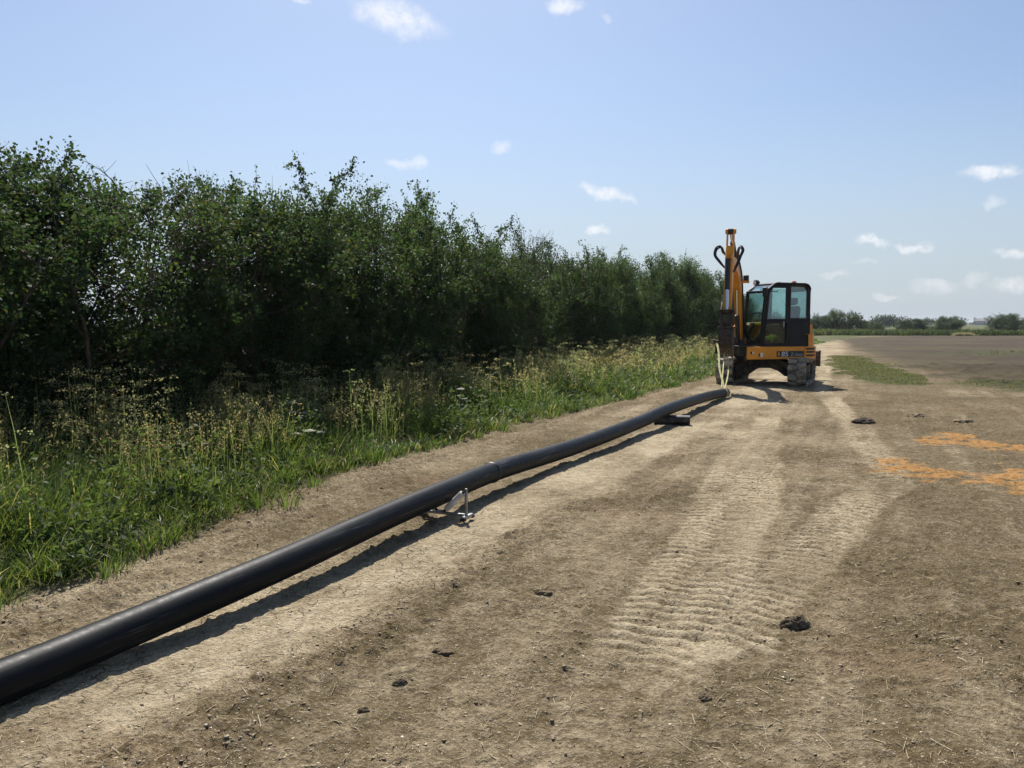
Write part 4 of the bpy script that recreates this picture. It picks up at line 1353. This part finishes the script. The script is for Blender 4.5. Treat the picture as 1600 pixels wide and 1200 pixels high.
def weeds():
    r = np.random.default_rng(41)
    n = 6500
    x, y, s, t = sample_verge(n, r, .05, 3.6, 60)
    k = fbm(x * .9, y * .9, 3, 402)
    kp = r.random(n) < sstep(-.1, .5, k + .1)
    x, y = x[kp], y[kp]; n = len(x)
    z = terrain_h(x, y); dist = np.hypot(x, y)
    ns = 16; m = n * ns
    rp = lambda a: np.repeat(a, ns)
    h = .15 + .65 * r.random(n) ** 1.4
    f = r.random(m)
    a = r.random(m) * 6.28
    p = np.stack([rp(x) + np.cos(a) * .03, rp(y) + np.sin(a) * .03, rp(z) + rp(h) * (.1 + .9 * f)], 1)
    d = np.stack([np.cos(a), np.sin(a), .25 + .5 * r.standard_normal(m)], 1)
    L = (.035 + .045 * r.random(m)) * (1.15 - .5 * f) * (1 + .02 * rp(dist))
    tint = (.7 + .6 * r.random((m, 1))) * np.array([[1, 1, 1]]) * rp(.8 + .5 * r.random(n))[:, None]
    parts = [leaf_quads(p, d, L, L * .55, tint, r, 1.2)]
    V, F, c = cat_mesh(parts)
    link('verge_weeds', mesh_np('verge_weeds', V, F, c), M_weed, kind='stuff', label='broad leaved green weeds among the verge grass', cat='weeds')
    # low weeds at the edge of the field
    allp = []
    for w, cnt, hh in ((WEED[0], 45000, .035), (WEED[1], 2600, .04), (WEED[2], 2000, .07)):
        P = np.array(w); lo, hi = P.min(0), P.max(0)
        x = lo[0] + (hi[0] - lo[0]) * r.random(cnt); y = lo[1] + (hi[1] - lo[1]) * r.random(cnt)
        m_ = (terrain(x, y)[3] > .30 + .4 * r.random(cnt)) & (fbm(x * .6, y * .6, 3, 411) > (-.9 if w is WEED[0] else -.35) + .5 * r.random(cnt))
        x, y = x[m_], y[m_]; n = len(x)
        z = terrain_h(x, y)
        a = r.random(n) * 6.28
        p = np.stack([x, y, z], 1); d = np.stack([np.cos(a), np.sin(a), .5 + .9 * r.random(n)], 1)
        L = hh * (.6 + 1.6 * r.random(n) ** 2); tint = (.6 + .6 * r.random((n, 1))) * np.array([[1.35, .95, 1.0]])
        allp.append(leaf_quads(p, d, L, L * .3, tint, r, 1.5))
    V, F, c = cat_mesh(allp)
    link('field_weeds', mesh_np('field_weeds', V, F, c), M_weed, kind='stuff', label='low green weeds growing along the edge of the ploughed field', cat='weeds')


weeds()


def far_strip():
    r = np.random.default_rng(51)
    n = 42000
    y = 110.0 + 10 * r.random(n); x = 10 + 110 * r.random(n)
    z = np.zeros(n)
    pt = fbm(x * .12, y * .12, 3, 55)
    h = (.35 + .55 * r.random(n)) * (1 + .5 * pt)
    az = r.random(n) * 6.28
    tint = (.75 + .6 * r.random((n, 1))) * (np.array([[.62, .54, .62]]) + np.clip(pt, 0, 1)[:, None] * np.array([[1.1, .7, .9]]))
    V, F, c = blades(x, y, z, h, .07 + .06 * r.random(n), az, .2 + .4 * r.random(n), tint, r=r)
    link('far_meadow', mesh_np('far_meadow', V, F, c), M_grass, kind='stuff', label='strip of rough green grass beyond the ploughed field', cat='grass')
    # bleached tuft
    n = 1500
    p = dp(1505, 527, 109.0)
    x = p.x + .5 * r.standard_normal(n); y = p.y + .3 * r.standard_normal(n)
    V, F, c = blades(x, y, 0 * x, .25 + .3 * r.random(n), .05 + 0 * x, r.random(n) * 6.28, .5 + .4 * r.random(n), np.array([[.62, .66, .8]]) * (.8 + .5 * r.random((n, 1))), r=r)
    link('dry_grass_clump', mesh_np('dry_grass_clump', V, F, c), M_dry, label='pale bleached clump of dry grass at the far edge of the field', cat='grass clump')


far_strip()


def hogweed(px, py, top, label, seed):
    r = np.random.default_rng(seed)
    # plant whose white head stands at the measured spot
    p = gp(px, py, top)
    g = hz(p.x, p.y)
    root = empty('flowering_hogweed', (p.x, p.y, g), label=label, cat='wildflower')
    h = top - g
    mb = MB(); mb.tube(catmull([(.05, .03, 0), (.03, .0, h * .5), (0, 0, h)], 5), [.008] * 11, 8)
    heads = [((0, 0, h), .055)]
    for i in range(2):
        a = r.uniform(0, 6.28); e = Vector((.16 * math.cos(a), .16 * math.sin(a), h * r.uniform(.72, .9)))
        mb.tube(catmull([(.02, 0, h * .45), (e.x * .7, e.y * .7, h * .6), e], 4), .005, 6); heads.append((tuple(e), .035))
    mb.build('stem', M_hogstem, root)
    for (c, rad) in heads:
        pts, ds = [], []
        rays = MB()
        for k in range(16):
            a = k * 2.4; rr_ = rad * math.sqrt((k + .5) / 16)
            e = Vector(c) + Vector((rr_ * math.cos(a), rr_ * math.sin(a), .03 - rr_ * .2))
            rays.tube([Vector(c) - Vector((0, 0, .03)), e], .0015, 4)
            for q in range(12):
                o = r.standard_normal(3) * np.array([.012, .012, .004]); pts.append(np.array(e) + o); ds.append((r.standard_normal(), r.standard_normal(), .3))
        ro = rays.build('umbel', M_hogstem, root)
        n = len(pts)
        V, F, t_ = leaf_quads(np.array(pts), np.array(ds), np.full(n, .014), np.full(n, .012), np.ones((n, 3)) * r.uniform(.9, 1.05, (n, 1)), r, 3.0)
        link('flowers', mesh_np('flowers', V, F, t_), M_hogflower, ro)
    pts = np.array([[0, 0, h * k] for k in (.08, .12, .2, .3, .42)]); ds = np.array([[math.cos(a), math.sin(a), .35] for a in (0.3, 2.2, 4.0, 5.4, 1.3)])
    V, F, t_ = leaf_quads(pts, ds, np.array([.25, .24, .2, .17, .12]), np.array([.16, .15, .12, .1, .07]), np.ones((5, 3)), r, 2.5)
    link('leaves', mesh_np('leaves', V, F, t_), M_weed, root)


M_hogstem = pmat('green_stem', (.10, .15, .045), .6)
M_hogflower = leafmat('white_flowers', (.72, .72, .62), (.6, .6, .48), .3, .8, .1)
hogweed(484, 676, .40, 'white flowering hogweed, tallest head in the middle of the near verge', 1)
hogweed(720, 610, .60, 'single bright white umbel among brown cow parsley before the dark hedge', 2)
hogweed(455, 632, .66, 'pale flat flower head at the foot of the hedge left of the brown cow parsley', 3)


# ------------------------------------------------------------------ hawthorns
def unit(v):
    return v / (np.linalg.norm(v) + 1e-9)


def shrub(seed, H, W, leaves=1.0, shoots=6, bare=0.0, stems=8, leafL=.053, ntwig=9, low=.03):
    """branch tubes and leaf quads of one hawthorn, about H high and W wide"""
    r = np.random.default_rng(seed)
    tubes = []
    P, D, S, K = [], [], [], []

    def path(p, d, L, n, wig, upb):
        pts = [p]
        for _ in range(n):
            d = unit(d + wig * r.standard_normal(3) + np.array([0, 0, upb]))
            p = p + d * L / n
            pts.append(p)
        return np.array(pts)

    def interp(pts, t):
        f = t * (len(pts) - 1); i = min(int(f), len(pts) - 2)
        return pts[i] + (pts[i + 1] - pts[i]) * (f - i), unit(pts[i + 1] - pts[i])

    def leafy(pts, n, size, tone, spread=.03):
        for _ in range(n):
            p, d = interp(pts, r.random())
            P.append(p + spread * r.standard_normal(3)); D.append(unit(.5 * d + .8 * r.standard_normal(3)))
            S.append(size * (.65 + .7 * r.random())); K.append(tone)

    for k in range(stems):
        a = 6.283 * (k + r.random() * .7) / stems
        b = np.array([math.cos(a) * W * .16, math.sin(a) * W * .11, -.05])
        lean = (.18 + .42 * r.random()) * W / 3
        d = unit(np.array([math.cos(a) * lean, math.sin(a) * lean, 1.0]))
        L = H * (.66 + .34 * r.random())
        sp = path(b, d, L, 9, .13, .06)
        r0 = .028 + .025 * r.random()
        tubes.append((sp, np.linspace(r0, .007, len(sp)), 6))
        nb = int(15 + 4 * r.random())
        dead_stem = r.random() < bare
        for j in range(nb):
            t = low + (1 - low) * ((j + r.random()) / nb)
            p, sd = interp(sp, min(t, .99))
            a2 = r.random() * 6.283
            bl = (.35 + 1.15 * (1 - .6 * t) * r.random() ** .7) * W / 3.2
            bd = unit(np.array([math.cos(a2), math.sin(a2), .15 + .55 * t * r.random()]) + .35 * sd)
            bp = path(p, bd, bl, 4, .22, .08)
            tubes.append((bp, np.linspace(.010, .004, len(bp)), 4))
            dead = dead_stem and r.random() < .85
            tone = .75 + .5 * r.random()
            for q in range(ntwig):
                tp, td = interp(bp, .15 + .85 * (q + r.random()) / ntwig * .98)
                tl = .14 + .30 * r.random()
                tpth = path(tp, unit(td * .6 + r.standard_normal(3) * .8), tl, 2, .25, .05)
                if q % 2 == 0 or dead: tubes.append((tpth, np.array([.0035, .0025, .0015]) * (1.5 if dead else 1), 3))
                n = int((22 + 12 * r.random()) * leaves) if not dead else int(2 * r.random())
                leafy(tpth, n, leafL, tone * (.85 + .3 * r.random()))
            if not dead:
                leafy(bp[2:], int((25 + 35 * r.random()) * leaves), leafL, tone * (.8 + .3 * r.random()), .13)
    nl = 42
    for k in range(nl):              # rounded leafy lobes that make up the bushy outline
        a = 6.283 * r.random(); zf = .10 + .80 * r.random() ** .8
        rr_ = W * .5 * math.sqrt(max(.05, 1 - ((zf - .42) / .60) ** 2)) * (.45 + .5 * r.random())
        c = np.array([math.cos(a) * rr_, math.sin(a) * rr_ * .9, zf * H])
        R_ = (.28 + .26 * r.random()) * W / 3.5
        n = int(430 * leaves * (R_ / .4) ** 2)
        v = r.standard_normal((n, 3)); v /= np.linalg.norm(v, axis=1, keepdims=True)
        lump = 1 + .45 * fbm(v[:, 0] * 2 + k, v[:, 1] * 2 + v[:, 2] * 1.7, 3, seed + k)
        pts = c + v * (R_ * (r.random(n) ** .4) * lump)[:, None] * np.array([1.15, 1.0, .85])
        tone = .7 + .6 * r.random()
        tubes.append((np.array([c * np.array([.25, .25, .7]), c * np.array([.7, .7, .9]), c]), np.array([.014, .009, .004]), 4))
        dead = r.random() < bare * .5
        for q in range(10):
            e = c + unit(r.standard_normal(3) + np.array([0, 0, .6])) * R_ * r.uniform(.7, 1.25)
            tubes.append((np.array([c, (c + e) / 2 + .03 * r.standard_normal(3), e]), np.array([.005, .0035, .002]), 3))
        if dead: pts = pts[:n // 8]
        for p_ in pts:
            P.append(p_); D.append(unit(p_ - c + .7 * R_ * r.standard_normal(3))); S.append(leafL * (.65 + .7 * r.random())); K.append(tone)
    for k in range(shoots):          # long arching shoots above the crown
        a = 6.283 * r.random(); q = r.random()
        p = np.array([math.cos(a) * W * .3 * q, math.sin(a) * W * .2 * q, H * (.74 + .14 * r.random())])
        d = unit(np.array([math.cos(a) * .8, math.sin(a) * .4, 1.0]))
        L = .35 + .85 * r.random() ** 1.6
        sp = path(p, d, L, 6, .16, .02)
        dead = r.random() < bare * .9
        tubes.append((sp, np.linspace(.010, .003, len(sp)), 4))
        for j in range(6):
            tp, td = interp(sp, .1 + .88 * j / 6)
            tw = path(tp, unit(td * .5 + r.standard_normal(3) * .7), .10 + .16 * r.random(), 2, .2, .1)
            tubes.append((tw, np.array([.004, .003, .002]), 3))
            if not dead: leafy(tw, int(20 * leaves), leafL * .85, 1.15, .025)
        if not dead: leafy(sp, int(36 * leaves), leafL * .85, 1.15, .03)
    mb = MB()
    vs, fs, b = [], [], 0
    for pts, rads, n in tubes:
        m = len(pts)
        t = np.gradient(pts, axis=0); t /= np.linalg.norm(t, axis=1, keepdims=True) + 1e-9
        ref = np.array([1, 0, 0]) if abs(t[0, 2]) > .7 else np.array([0, 0, 1.0])
        x = np.cross(ref, t); x /= np.linalg.norm(x, axis=1, keepdims=True) + 1e-9
        y = np.cross(t, x)
        an = np.arange(n) * 6.283 / n
        V = pts[:, None] + (x[:, None] * np.cos(an)[None, :, None] + y[:, None] * np.sin(an)[None, :, None]) * np.asarray(rads)[:, None, None]
        vs.append(V.reshape(-1, 3))
        i = np.arange(m - 1)[:, None] * n; k = np.arange(n)[None]
        k2 = (k + 1) % n
        fs.append(np.stack([i + k, i + k2, i + n + k2, i + n + k], -1).reshape(-1, 4) + b)
        b += m * n
    tm = mesh_np('trunk', np.concatenate(vs), np.concatenate(fs), smooth=True)
    P, D, S, K = np.array(P), np.array(D), np.array(S), np.array(K)
    g = K[:, None] * (np.array([[1, 1, 1]]) + .10 * r.standard_normal((len(P), 3)) * np.array([[1.2, .7, .6]]))
    olive = r.random(len(P)) < .12 + .3 * bare
    g[olive] *= np.array([1.5, 1.05, .7])
    V, F, c = leaf_quads(P, D, S, S * .72, np.clip(g, .2, 3), r, .9)
    cm = mesh_np('crown', V, F, c)
    return tm, cm


M_bark = pmat('hawthorn_bark', (.085, .068, .05), .9, spec=.2, var=.35, scale=8, bump=.5, bscale=40)
M_leaf = leafmat('hawthorn_leaves', (.030, .054, .024), (.088, .155, .037), .35, .6, .14)
M_leaff = leafmat('far_tree_leaves', (.046, .070, .030), (.10, .15, .042), .32, .6, .2)

KINDS = [
    dict(seed=1, H=3.9, W=3.8, shoots=5, leaves=1.15, stems=9),
    dict(seed=2, H=3.9, W=3.6, shoots=13, leaves=.95),
    dict(seed=3, H=3.9, W=3.6, shoots=18, leaves=.9, bare=.62, stems=10),
    dict(seed=4, H=3.9, W=3.7, shoots=6, leaves=1.05),
    dict(seed=5, H=3.9, W=3.4, shoots=12, leaves=.6, bare=.5, stems=8, low=.1),
    dict(seed=6, H=3.9, W=3.8, shoots=11, leaves=1.0),
]
VAR = [shrub(**k) for k in KINDS]
SKY_X = [-600, 0, 50, 110, 150, 190, 260, 330, 400, 470, 540, 590, 640, 700, 760, 850, 900, 960, 1010, 1060, 1110, 1160, 1220, 1300]
SKY_Y = [190, 196, 172, 205, 232, 258, 228, 236, 272, 282, 272, 275, 298, 328, 345, 352, 385, 398, 402, 398, 420, 455, 480, 490]
HEDGE = [  # place along the hedge, kind, label
    (-.6, 0, 'dense hawthorn outside the left edge of the photo, nearest end of the hedge'),
    (1.4, 3, 'dense dark hawthorn cut by the left edge of the photo'),
    (3.1, 1, 'hawthorn with tall leafy shoots, highest against the sky near the left edge'),
    (4.5, 2, 'hawthorn with bare brown dead twigs in its top, left part of the hedge'),
    (6.3, 5, 'broad hawthorn with arching upright shoots just right of the dead twigs'),
    (8.2, 0, 'rounded dark hawthorn without tall shoots, right of the arching ones'),
    (10.1, 3, 'tall bulky hawthorn behind the brown cow parsley left of centre'),
    (12.0, 1, 'high spiky hawthorn whose upright shoots crown the middle of the hedge'),
    (14.4, 0, 'dark hawthorn sloping down right from the highest middle part of the hedge'),
    (17.0, 4, 'thin greyish hawthorn with bare branches and pale stems showing, at the centre of the photo'),
    (19.4, 3, 'rounded hawthorn directly right of the thin greyish one'),
    (22.0, 5, 'hawthorn with a loose top below the small puffy cloud nearest the hedge'),
    (25.0, 0, 'low dense hawthorn right of the loose topped one'),
    (28.2, 1, 'leafy hawthorn with small spikes, three quarters along the hedge'),
    (31.6, 3, 'broad hawthorn third last to show left of the excavator arm'),
    (35.2, 5, 'ragged hawthorn second last to show left of the excavator arm'),
    (39.2, 0, 'hawthorn last to show left of the excavator arm'),
    (43.6, 1, 'hawthorn mostly hidden by the excavator arm, its top beside it'),
    (48.4, 3, 'hawthorn seen low through the front cab window'),
    (53.6, 5, 'farthest hawthorn of the hedge, mostly hidden by excavator arm and cab'),
]
HO = Vector((-6.2, 6.3, 0)) + HN * .15
for i, (s, k, lab) in enumerate(HEDGE):
    p = HO + HD * s + HN * random.uniform(-.25, .25)
    ppx = 800 + FPX * p.x / p.y
    ytop = np.interp(ppx, SKY_X, SKY_Y)
    top = CAM_H + (505 - ytop) * p.y / FPX
    g = hz(p.x, p.y)
    sc = (top - g) / 4.2 * (1 if i < 7 else random.uniform(.9, 1.08))
    root = empty('hawthorn_tree', (p.x, p.y, g), math.atan2(HD.y, HD.x) + random.choice((0, math.pi)) + random.uniform(-.3, .3),
                 label=lab, cat='tree', group='hawthorns of the roadside hedge')
    root.scale = (1.05 * max(sc, .9), .86 * max(.9, sc * .9), sc)
    link('trunk', VAR[k][0], M_bark, root)
    link('crown', VAR[k][1], M_leaf, root)


# ------------------------------------------------------------------ far trees and bushes
def tree(seed, H, W, n, leafL, trunk=.12, bare=False, lobes=9):
    r = np.random.default_rng(seed)
    tubes = MB()
    tubes.tube([(0, 0, -.1), (.03 * H * r.standard_normal(), 0, H * .3), (.04 * H * r.standard_normal(), 0, H * .62)], [trunk, trunk * .7, trunk * .25], 7)
    cs = []
    for k in range(lobes):
        a = 6.283 * r.random(); rr_ = W * .5 * math.sqrt(r.random()) * .72; z = H * (.22 + .58 * r.random())
        rr_ *= 1.0 if z < H * .6 else .6
        c = np.array([math.cos(a) * rr_, math.sin(a) * rr_, z])
        cs.append((c, (.15 + .11 * r.random()) * (W + H) * .5))
        tubes.tube([(0, 0, H * .12 + .1 * k / lobes * H), tuple(c * .6 + np.array([0, 0, .1 * H])), tuple(c)], [trunk * .4, trunk * .25, trunk * .08], 5)
        if bare:
            for q in range(7):
                e = c + unit(r.standard_normal(3) + np.array([0, 0, 1.2])) * .32 * H * r.uniform(.5, 1.1)
                tubes.tube([tuple(c), tuple((c + e) / 2 + .03 * H * r.standard_normal(3)), tuple(e)], [.035, .025, .012], 4)
    P, D, S, K = [], [], [], []
    per = n // lobes
    for c, R_ in cs:
        v = r.standard_normal((per, 3)); v /= np.linalg.norm(v, axis=1, keepdims=True)
        q = R_ * (r.random((per, 1)) ** .45) * (1 + .35 * fbm(v[:, 0] * 2 + seed, v[:, 1] * 2 + v[:, 2], 2, seed)[:, None])
        pts = c + v * q * np.array([1.1, 1.1, .8])
        P.append(pts); D.append(v + .8 * r.standard_normal((per, 3))); S.append(leafL * (.6 + .8 * r.random(per))); K.append(np.full(per, .8 + .4 * r.random()))
    P, D, S, K = np.concatenate(P), np.concatenate(D), np.concatenate(S), np.concatenate(K)
    kp = P[:, 2] > .03
    P, D, S, K = P[kp], D[kp], S[kp], K[kp]
    g = K[:, None] * (1 + .14 * r.standard_normal((len(P), 3)))
    V, F, c = leaf_quads(P, D, S, S * .7, np.clip(g, .3, 2), r, .9)
    return tubes, (V, F, c)


FAR = [  # px, top y, base depth, width px, kind, label
    (1282, 489, 124, 40, 0, 'low bushy tree just right of the excavator cab, far across the field'),
    (1308, 480, 126, 52, 0, 'rounded dark bush left of the bare twiggy tree on the far field edge'),
    (1340, 481, 125, 48, 1, 'twiggy half bare tree on the far edge of the field'),
    (1366, 501, 128, 40, 0, 'low green bush right of the bare twiggy tree'),
    (1425, 494, 121, 46, 2, 'flat topped bush alone in the middle of the far field edge'),
    (1452, 507, 124, 30, 0, 'low bush filling the gap between two far bushes'),
    (1482, 489, 121, 50, 0, 'pointed dark bush right of the flat topped one'),
    (1572, 485, 119, 56, 0, 'large round dark tree near the right edge of the photo'),
    (1606, 504, 122, 34, 2, 'small bush cut by the right edge of the photo'),
    (1182, 482, 150, 62, 0, 'tree seen through the front half of the excavator cab'),
    (1222, 489, 150, 54, 2, 'low tree seen through the door glass of the excavator cab'),
    (1255, 493, 150, 44, 0, 'low tree behind the rear of the excavator cab'),
]
for i, (px, ty, dep, wpx, kind, lab) in enumerate(FAR):
    p = dp(px, 505, dep); H = CAM_H + (505 - ty) * dep / FPX; W = wpx * dep / FPX
    if kind != 1:
        root = empty('field_tree', (p.x, p.y, -.05), 1.3 * i, label=lab, cat='tree', group='trees along the far field edge')
        kk = (0, 3, 1, 5)[i % 4]
        root.scale = (W / 4.1, W / 4.1, H / (4.15, 4.2, 4.5, 4.4)[i % 4])
        link('trunk', VAR[kk][0], M_bark, root); link('crown', VAR[kk][1], M_leaff, root)
        continue
    tb, lf = tree(300 + i, H, W, (7000, 1500, 5200)[kind], .24, .13, kind == 1, (11, 9, 12)[kind])
    root = empty('field_tree', (p.x, p.y, 0), label=lab, cat='tree', group='trees along the far field edge')
    tb.build('trunk', M_bark, root)
    link('crown', mesh_np('crown', *lf), M_leaff, root)


def far_wood():
    r = np.random.default_rng(77)
    parts = []
    for px in np.arange(1150, 1720, 7.0):
        px += r.uniform(-3, 3)
        big = r.random() < .4
        dep = r.uniform(420, 700)
        ty = r.uniform(498, 502) if big else r.uniform(502.5, 506)
        if 1375 < px < 1398: ty, dep = 497.5, 330
        if 1505 < px < 1545: ty, dep = 506, 760
        p = dp(px, 505, dep); H = max(2.0, CAM_H + (506 - ty) * dep / FPX + 1.0); W = H * r.uniform(1.2, 2.2)
        n = 420
        v = r.standard_normal((n, 3)); v /= np.linalg.norm(v, axis=1, keepdims=True)
        q = (r.random((n, 1)) ** .4) * (1 + .3 * r.standard_normal((n, 1)) * .5)
        P = np.array([p.x, p.y, H * .52]) + v * q * np.array([W * .5, W * .5, H * .5])
        g = np.ones((n, 3)) * r.uniform(.8, 1.2) * (1 + .12 * r.standard_normal((n, 3)))
        parts.append(leaf_quads(P, r.standard_normal((n, 3)), np.full(n, H * .16), np.full(n, H * .12), g, r, .9))
    V, F, c = cat_mesh(parts)
    link('far_wood', mesh_np('far_wood', V, F, c), M_leaff, kind='stuff', label='hazy line of woods on the horizon beyond the field', cat='woods')


far_wood()

# distant farm building
p = dp(1531, 505, 680)
fh = empty('farm_building', (p.x, p.y, 0), -.5, label='pale distant building with grey roof on the horizon left of the large round tree', cat='building')
M_wall = pmat('pale_render', (.40, .37, .34), .85); M_roof = pmat('grey_roof', (.28, .26, .26), .85)
mb = MB(); mb.box((-4.5, -3, 0), (4.5, 3, 3.6)); mb.box((-2, -4.2, 0), (2, -3.003, 3.2)); fw = mb.build('wall', M_wall, fh)
mb = MB(); mb.add([(-4.9, -3.4, 3.5), (4.9, -3.4, 3.5), (4.9, 3.4, 3.5), (-4.9, 3.4, 3.5), (-4.9, 0, 5.6), (4.9, 0, 5.6)], [(0, 1, 5, 4), (2, 3, 4, 5), (0, 4, 3), (1, 2, 5), (0, 3, 2, 1)])
rf_ = mb.build('roof', M_roof, fh)
mb = MB(); mb.box((-4.2, -.4, 5.0), (-3.4, .4, 6.6)); mb.build('chimney', M_wall, rf_)
for x in (-4.2, 3.4):
    mb = MB(); mb.box((x - .5, -3.03, 1.2), (x + .5, -3.003, 2.5)); mb.build('window', M_decalb, fw)

# ------------------------------------------------------------------ sky, sun, air
SUN_AZ, SUN_EL = R(-8), R(52)
w = bpy.data.worlds.new('World'); scene.world = w
w.use_nodes = True
t = NT(w)
sky = t.n('ShaderNodeTexSky', sky_type='NISHITA', sun_disc=False, sun_elevation=SUN_EL, sun_rotation=SUN_AZ, air_density=1.0, dust_density=1.3, ozone_density=2.0)
geo = t.n('ShaderNodeTexCoord')
dirv = (geo, 0)
wob = t.n('ShaderNodeVectorMath', operation='SCALE', i={0: t.n('ShaderNodeVectorMath', operation='SUBTRACT', i={0: t.noise(dirv, 26, 6, .62, 1), 1: (.5, .5, .5)}), 'Scale': .040})
dw = t.n('ShaderNodeVectorMath', operation='ADD', i={0: dirv, 1: wob})
CLOUDS = [(622, 27, 66, 24, .95, .22), (590, 16, 34, 14, .8, .1), (880, 9, 28, 16, .9, 0), (634, 256, 34, 9, .55, .0), (656, 252, 13, 7, .7, 0), (782, 228, 17, 9, .55, 0),
          (948, 304, 42, 11, .95, .22), (918, 296, 18, 8, .9, .2), (935, 362, 24, 9, .95, 0), (1548, 268, 40, 12, 1.0, 0), (1365, 376, 24, 8, .8, .2), (1430, 382, 26, 7, .8, 0),
          (1586, 397, 30, 8, .7, .1), (1578, 446, 28, 13, .6, 0), (1458, 446, 30, 13, .5, .1), (1380, 462, 16, 5, .5, 0), (1308, 431, 26, 5, .35, 0), (942, 24, 10, 7, .4, 0),
          (470, 4, 16, 6, .6, 0), (1550, 313, 15, 8, .45, 0), (1352, 412, 18, 5, .35, 0), (1520, 440, 14, 10, .35, 0)]
tot = None
for (px, py, a, b, st, tilt) in CLOUDS:
    d = ray(px, py).normalized()
    rt = d.cross(Vector((0, 0, 1))).normalized(); up = rt.cross(d)
    ct, stt = math.cos(tilt), math.sin(tilt)
    r2 = rt * ct - up * stt; u2 = rt * stt + up * ct
    u = t.n('ShaderNodeVectorMath', operation='DOT_PRODUCT', i={0: dw, 1: tuple(r2 * FPX / a)})
    v = t.n('ShaderNodeVectorMath', operation='DOT_PRODUCT', i={0: dw, 1: tuple(u2 * FPX / b)})
    front = t.n('ShaderNodeVectorMath', operation='DOT_PRODUCT', i={0: dirv, 1: tuple(d)})
    q = t.math('MULTIPLY_ADD', (u, 1), (u, 1), t.math('MULTIPLY', (v, 1), (v, 1)))
    f = t.n('ShaderNodeMapRange', interpolation_type='SMOOTHSTEP', i={'Value': q, 'From Min': 1.5, 'From Max': -.5, 'To Max': st})
    f = t.math('MULTIPLY', f, t.math('GREATER_THAN', (front, 1), .5))
    tot = f if tot is None else t.math('MAXIMUM', tot, f)
fine = t.ramp(t.noise(dirv, 60, 8, .72), .34, .60)
tot = t.math('MULTIPLY', tot, t.math('MULTIPLY_ADD', fine, .6, .4), clamp=True)
skyc = t.n('ShaderNodeHueSaturation', i={'Color': t.mix(1.0, sky, (.84, .935, 1.05), 'MULTIPLY'), 'Saturation': .90})
low = t.ramp((t.n('ShaderNodeSeparateXYZ', i={0: dirv}), 2), .26, -.02)
skyc = t.mix(t.math('MULTIPLY', low, .8), skyc, (5.0, 5.75, 6.6))
b1 = t.n('ShaderNodeBackground', i={'Color': skyc, 'Strength': .078})
b2 = t.n('ShaderNodeBackground', i={'Color': (.93, .93, .95, 1), 'Strength': .78})
mx = t.n('ShaderNodeMixShader', i={0: tot, 1: b1, 2: b2})
o = t.n('ShaderNodeOutputWorld'); t.t.links.new(mx.outputs[0], o.inputs[0])

ld = bpy.data.lights.new('sun', 'SUN'); ld.energy = 4.8; ld.angle = R(.55); ld.color = (1, .945, .86)
lo = bpy.data.objects.new('sun', ld); COL.objects.link(lo)
sd = Vector((math.sin(SUN_AZ) * math.cos(SUN_EL), math.cos(SUN_AZ) * math.cos(SUN_EL), math.sin(SUN_EL)))
lo.rotation_euler = sd.to_track_quat('Z', 'Y').to_euler(); lo.location = sd * 60

HAZE = .0002
if HAZE:
    mb = MB(); mb.box((-3200, -3200, -1.5), (3200, 3200, 9.5))
    m = bpy.data.materials.new('haze_air'); m.cycles.homogeneous_volume = True; m.cycles.volume_sampling = 'DISTANCE'; t = NT(m)
    v = t.n('ShaderNodeVolumePrincipled', i={'Color': (.86, .91, 1, 1), 'Density': HAZE, 'Anisotropy': .3})
    oo = t.n('ShaderNodeOutputMaterial'); t.t.links.new(v.outputs[0], oo.inputs[1])
    hzo = mb.build('haze', m, None, kind='stuff', label='thin summer haze over the fields', cat='haze')

scene.view_settings.view_transform = 'Standard'
scene.view_settings.look = 'None'
scene.view_settings.exposure = 0.5
scene.view_settings.gamma = 1.0
cy = scene.cycles if hasattr(scene, 'cycles') else None
scene.render.engine = 'CYCLES'
scene.cycles.max_bounces = 8
scene.cycles.transparent_max_bounces = 12
scene.cycles.volume_bounces = 0
scene.cycles.use_denoising = True
scene.cycles.use_adaptive_sampling = True
scene.cycles.adaptive_threshold = .01
